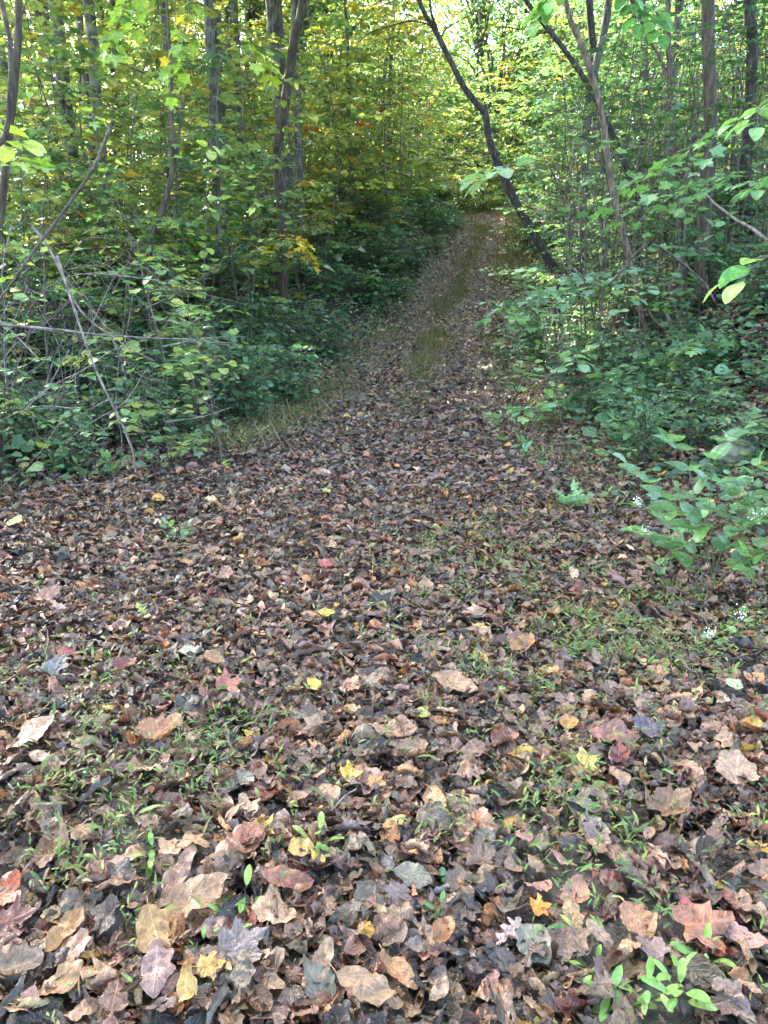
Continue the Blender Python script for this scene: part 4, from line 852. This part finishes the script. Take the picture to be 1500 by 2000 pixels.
b = hit(842, 1738); leafy('clover', b, [[b + [.02, 0, .03]], [b + [-.02, -.01, .025]], [b + [.035, -.02, .02]]], 'three small round blue green leaves by the mud at the bottom centre', 'plant', (BASE_HI[2]), .028, [(.12, .32, .14)], 2, r=.001)
# leafy boughs reaching in from above and the sides
def bough(pts, label, tpl, size, pal, nodes, r=.006, group=None, side=3):
    pts = [np.asarray(p, float) for p in pts]; base = pts[0]; o = empty('bough', base, label, 'bough', group); T = Tubes(); L = Leaves()
    P = spline(pts, 20); T.add(P - base, np.linspace(r, .002, 20), 5)
    for k_ in range(side + 1):
        if k_ == 0: Q = P
        else:
            i = int(19 * (k_) / (side + 1)); d = P[min(19, i + 1)] - P[i - 1]; d /= np.linalg.norm(d); s = np.cross(d, [0, 0, 1.]); s /= np.linalg.norm(s) + 1e-6
            ln = np.linalg.norm(P[-1] - P[0]) * .38; Q = spline([P[i], P[i] + (d * .7 + s * (1 if k_ % 2 else -1) * .6) * ln * .5, P[i] + (d * .8 + s * (1 if k_ % 2 else -1) * .7 + [0, 0, -.25]) * ln], 14); T.add(Q - base, np.linspace(r * .5, .0015, 14), 4)
        m = len(Q)
        for j in range(nodes):
            i = min(m - 2, 1 + int((m - 2) * (j + .5) / nodes)); d = Q[i + 1] - Q[i - 1]; d /= np.linalg.norm(d); s = np.cross(d, [0, 0, 1.]); s /= np.linalg.norm(s) + 1e-6; sg = 1 if j % 2 else -1
            L.add(tpl, np.array([Q[i] - base + s * sg * .02]), np.array([s * sg + d * .7 + [0, 0, -.25]]) + rng.normal(0, .15, (1, 3)), np.array([[0, 0, 1.]]) + rng.normal(0, .25, (1, 3)), [size * rng.uniform(.75, 1.15)], pick(pal, 1, .12))
        d = Q[-1] - Q[-3]; L.add(tpl, np.array([Q[-1] - base]), np.array([d / np.linalg.norm(d) + [0, 0, -.2]]), np.array([[0, 0, 1.]]), [size], pick(pal, 1, .12))
    link('twig', T.mesh('twig', M['twig']), o); link('foliage', L.mesh('foliage', M['green']), o)
LG = [(.22, .36, .06), (.17, .30, .06)]; MG = [(.10, .22, .08), (.13, .26, .08)]
bough([up(-60, 200, 4.2), up(0, 250, 4.2), up(50, 280, 4.1)], 'large bright lime leaves hanging at the left border', G_RND, .12, [(.32, .46, .06)], 3, side=1)
bough([up(-40, 330, 4.6), up(30, 310, 4.6), up(70, 320, 4.5)], 'lime green leafy twig below the large bright leaves', G_MAPLE_HI, .13, LG, 3, side=1)
bough([up(1560, 470, 3.6), up(1500, 500, 3.5), up(1450, 545, 3.4)], 'bright green pointed leaves hanging in from the right border', G_ELL_HI, .15, [(.24, .40, .08), (.12, .3, .12)], 2, side=1)
bough([up(1570, 150, 5.2), up(1500, 200, 5.1), up(1430, 240, 5)], 'green leafy bough below the top of the right border', G_OVATE_HI, .12, [(.16, .32, .1)], 4, side=2)
bough([up(1560, 340, 5.6), up(1500, 350, 5.5), up(1440, 360, 5.4)], 'green drooping bough at mid height of the right border', G_OVATE_HI, .11, [(.12, .28, .1)], 4, side=2)
bough([up(1010, 320, 8), up(990, 325, 7.8), up(935, 345, 7.6)], 'light green compound leaves hanging before the leaning tree', G_ELL_HI, .26, [(.20, .34, .16)], 4, side=1)
bough([up(1480, 230, 7), up(1400, 260, 6.9), up(1300, 320, 6.8), up(1240, 350, 6.8)], 'long level bough crossing the thick right trunk', G_MAPLE_HI, .14, MG, 6, side=5)
bough([up(1500, 330, 8), up(1390, 350, 8), up(1250, 400, 7.8)], 'layered green bough below the long level one', G_MAPLE_HI, .14, MG, 6, side=5)
bough([up(1150, 560, 9.5), up(1080, 570, 9.2), up(980, 600, 9)], 'spreading blue green bough right of the climbing ruts', G_MAPLE_HI, .16, [(.13, .25, .14)], 6, side=5)
bough([up(1300, 520, 9), up(1200, 530, 8.8), up(1110, 545, 8.6)], 'blue green bough at the foot of the tan trunk', G_MAPLE_HI, .14, [(.13, .25, .14)], 6, side=5)
bough([up(1100, -60, 7), up(1080, -20, 7), up(1040, 40, 7)], 'green leaves hanging down at the top right of centre', G_OVATE_HI, .13, [(.16, .34, .08)], 5, side=4)
bough([up(1180, -60, 6), up(1240, 0, 6), up(1290, 30, 6)], 'deep green leafy bough under the top right edge', G_OVATE_HI, .12, [(.09, .22, .08)], 5, side=4)
bough([up(480, 60, 12), up(500, 110, 12), up(530, 130, 12)], 'bright lime maple leaves before the forked trunks', G_MAPLE_HI, .22, [(.34, .46, .06)], 3, side=2)
bough([up(250, -40, 6.5), up(240, 30, 6.5), up(210, 90, 6.4)], 'leafy bough hanging from the top left', G_MAPLE_HI, .13, LG, 5, side=4)
bough([up(380, -40, 8), up(360, 60, 8), up(330, 140, 8)], 'green and yellow bough before the upper left trunks', G_MAPLE_HI, .14, LG + [(.4, .36, .05)], 5, side=5)
bough([up(555, 455, 14.5), up(580, 470, 14), up(600, 500, 14)], 'golden yellow leafy sprig at the foot of the crooked trunk', G_MAPLE_HI, .17, [(.62, .52, .06), (.6, .38, .06)], 5, side=5)
bough([up(550, 470, 14.5), up(520, 480, 14.2), up(490, 500, 14)], 'yellow leafy sprig left of the golden one', G_MAPLE_HI, .17, [(.55, .50, .06), (.4, .44, .06)], 5, side=5)
# large leaves in the left thicket
for (px, py, Y, s_, lb) in [(260, 510, 6.2, .12, 'yellow green rounded leaf sprig high in the left thicket'), (350, 600, 6.4, .12, 'mint green leaf sprig above the level dead branch'), (330, 540, 6.5, .11, 'green leaf sprig beside the hanging pale vine'), (90, 560, 5.6, .1, 'shaded leaf sprig behind the diagonal dead branch'),
                            (340, 690, 6.6, .12, 'blue green leaf sprig just below the level dead branch'), (150, 730, 5.8, .1, 'dark leaf sprig under the level dead branch'), (210, 820, 6.0, .1, 'upright broad leaf low in the left thicket'), (360, 760, 6.8, .1, 'pale mint sprig low at the right end of the left thicket'),
                            (60, 700, 5.5, .1, 'green leaf sprig near the left border under the level branch'), (420, 600, 7.2, .1, 'small green sprig right of the mint green one')]:
    bough([up(px - 40, py + 60, Y + .15), up(px - 10, py + 15, Y), up(px + 20, py, Y - .05)], lb, G_RND if s_ > .11 else G_OVATE_HI, s_, [(.17, .30, .12), (.12, .24, .12)], 3, r=.004, side=2)

def sprigs(n, u0, u1, v0, v1, y0, y1, pal, label, group, s0=.09, s1=.13):
    for i in range(n):
        px, py, Y = random.uniform(u0, u1), random.uniform(v0, v1), random.uniform(y0, y1); q = up(px, py, Y); gz = float(H(q[0], q[1]))
        if q[2] < gz + .1: continue
        r0 = np.array([q[0] + random.gauss(0, .25), q[1] + random.uniform(0, .3), gz - .05]); mid = (r0 + q) / 2 + [random.gauss(0, .1), 0, .15]
        bough([r0, mid, q, q + [random.gauss(0, .15), -.12, -.02]], label, random.choice([G_OVATE_HI, G_RND, G_MAPLE_HI]), random.uniform(s0, s1), pal, 5, r=.004, group=group, side=3)
MINT = [(.19, .33, .17), (.15, .28, .14), (.22, .35, .12)]
sprigs(13, -20, 430, 470, 900, 5.6, 8.2, [(.17, .28, .11), (.22, .31, .09), (.14, .24, .11), (.30, .36, .09)], 'broad leaved vine sprig climbing through the left thicket', 'broad leaved vine sprigs in the left thicket')
sprigs(9, 0, 520, 150, 520, 7, 12, [(.26, .38, .09), (.20, .32, .09), (.34, .42, .09)], 'lime green leafy shoot standing high above the left thicket', 'lime green shoots above the left thicket', .10, .15)
sprigs(20, 990, 1480, 560, 800, 6.5, 13, MINT, 'mint green leafy shoot on the right bank below the trunks', 'mint green shoots on the right bank', .10, .15)
sprigs(10, 1080, 1480, 200, 520, 8, 13, [(.15, .28, .13), (.12, .24, .11)], 'tall green shoot among the upright stems at the right', 'tall green shoots at the right', .12, .16)
for i in range(26):
    px, py = random.uniform(-60, 330), random.uniform(480, 880); Y = random.uniform(5.4, 7.2); q = up(px, py, Y); an = random.uniform(-.9, .9); ln = random.uniform(.4, 1.0)
    dv = np.array([math.cos(an), random.gauss(0, .25), math.sin(an)]) * ln * random.choice([-1, 1]); e_ = q + dv
    if e_[2] < float(H(e_[0], e_[1])) + .02: e_[2] = float(H(e_[0], e_[1])) + .02
    if q[2] < float(H(q[0], q[1])) + .05: continue
    stick('thicket_stem', [q, q + (e_ - q) * .5 + [0, 0, random.gauss(0, .12)], e_], random.uniform(.003, .007), .0018, 'pale dead twig caught crosswise in the left thicket', 'twig', mat=random.choice(['deadwood', 'deadwood', 'twig']), group='dead twigs caught in the left thicket', n=16, w_=.03, k=5, twigs=random.choice([1, 3, 5]))

# ------------------------------------------------------------------ rock, stone, fern
def blob_rock(name, px, py, s, label, cat, mat):
    import bmesh
    b = hit(px, py); bm = bmesh.new(); bmesh.ops.create_icosphere(bm, subdivisions=4, radius=1)
    for v in bm.verts:
        n_ = 1 + .22 * float(vnoise(v.co.x * 1.3, v.co.y * 1.3 + v.co.z * 2, 1)) + .08 * float(vnoise(v.co.x * 4, v.co.z * 4 + v.co.y * 3, 1)); v.co = Vector((v.co.x * s[0], v.co.y * s[1], v.co.z * s[2])) * n_
    me = bpy.data.meshes.new(name); bm.to_mesh(me); bm.free(); me.polygons.foreach_set('use_smooth', [True] * len(me.polygons)); me.materials.append(mat)
    o = link(name, me); o.location = (b[0], b[1], b[2] + s[2] * .35); return tag(o, label, cat)
blob_rock('rock', 1438, 905, (.17, .14, .14), 'mossy rounded rock behind the broad leaved plant at the right', 'rock', M['rock'])
blob_rock('stone', 545, 1180, (.045, .035, .018), 'smooth pale grey green stone half buried in the litter', 'stone', M['stone'])
b = hit(1300, 815); o = empty('fern', b, 'dark green fern with arching fronds on the right bank', 'fern')
for k_ in range(6):
    a_ = 2.2 + k_ * .55; P = spline([[0, 0, 0], [math.cos(a_) * .18, math.sin(a_) * .1, .2], [math.cos(a_) * .42, math.sin(a_) * .2 - .08, .17]], 20); L = Leaves(); D_ = np.gradient(P, axis=0); D_ /= np.linalg.norm(D_, axis=1, keepdims=True)
    for j in range(2, 20):
        s = np.cross(D_[j], [0, 0, 1.]); s /= np.linalg.norm(s)
        for sg in (1, -1): L.add(G_LAN, P[j:j + 1], np.array([s * sg + D_[j] * .3]), np.array([[0, 0, 1.]]), [.085 * math.sin((j + 1) / 21 * 3.14) ** .6], np.array([(.04, .11, .045)]))
    link('frond', L.mesh('frond', M['green']), o)
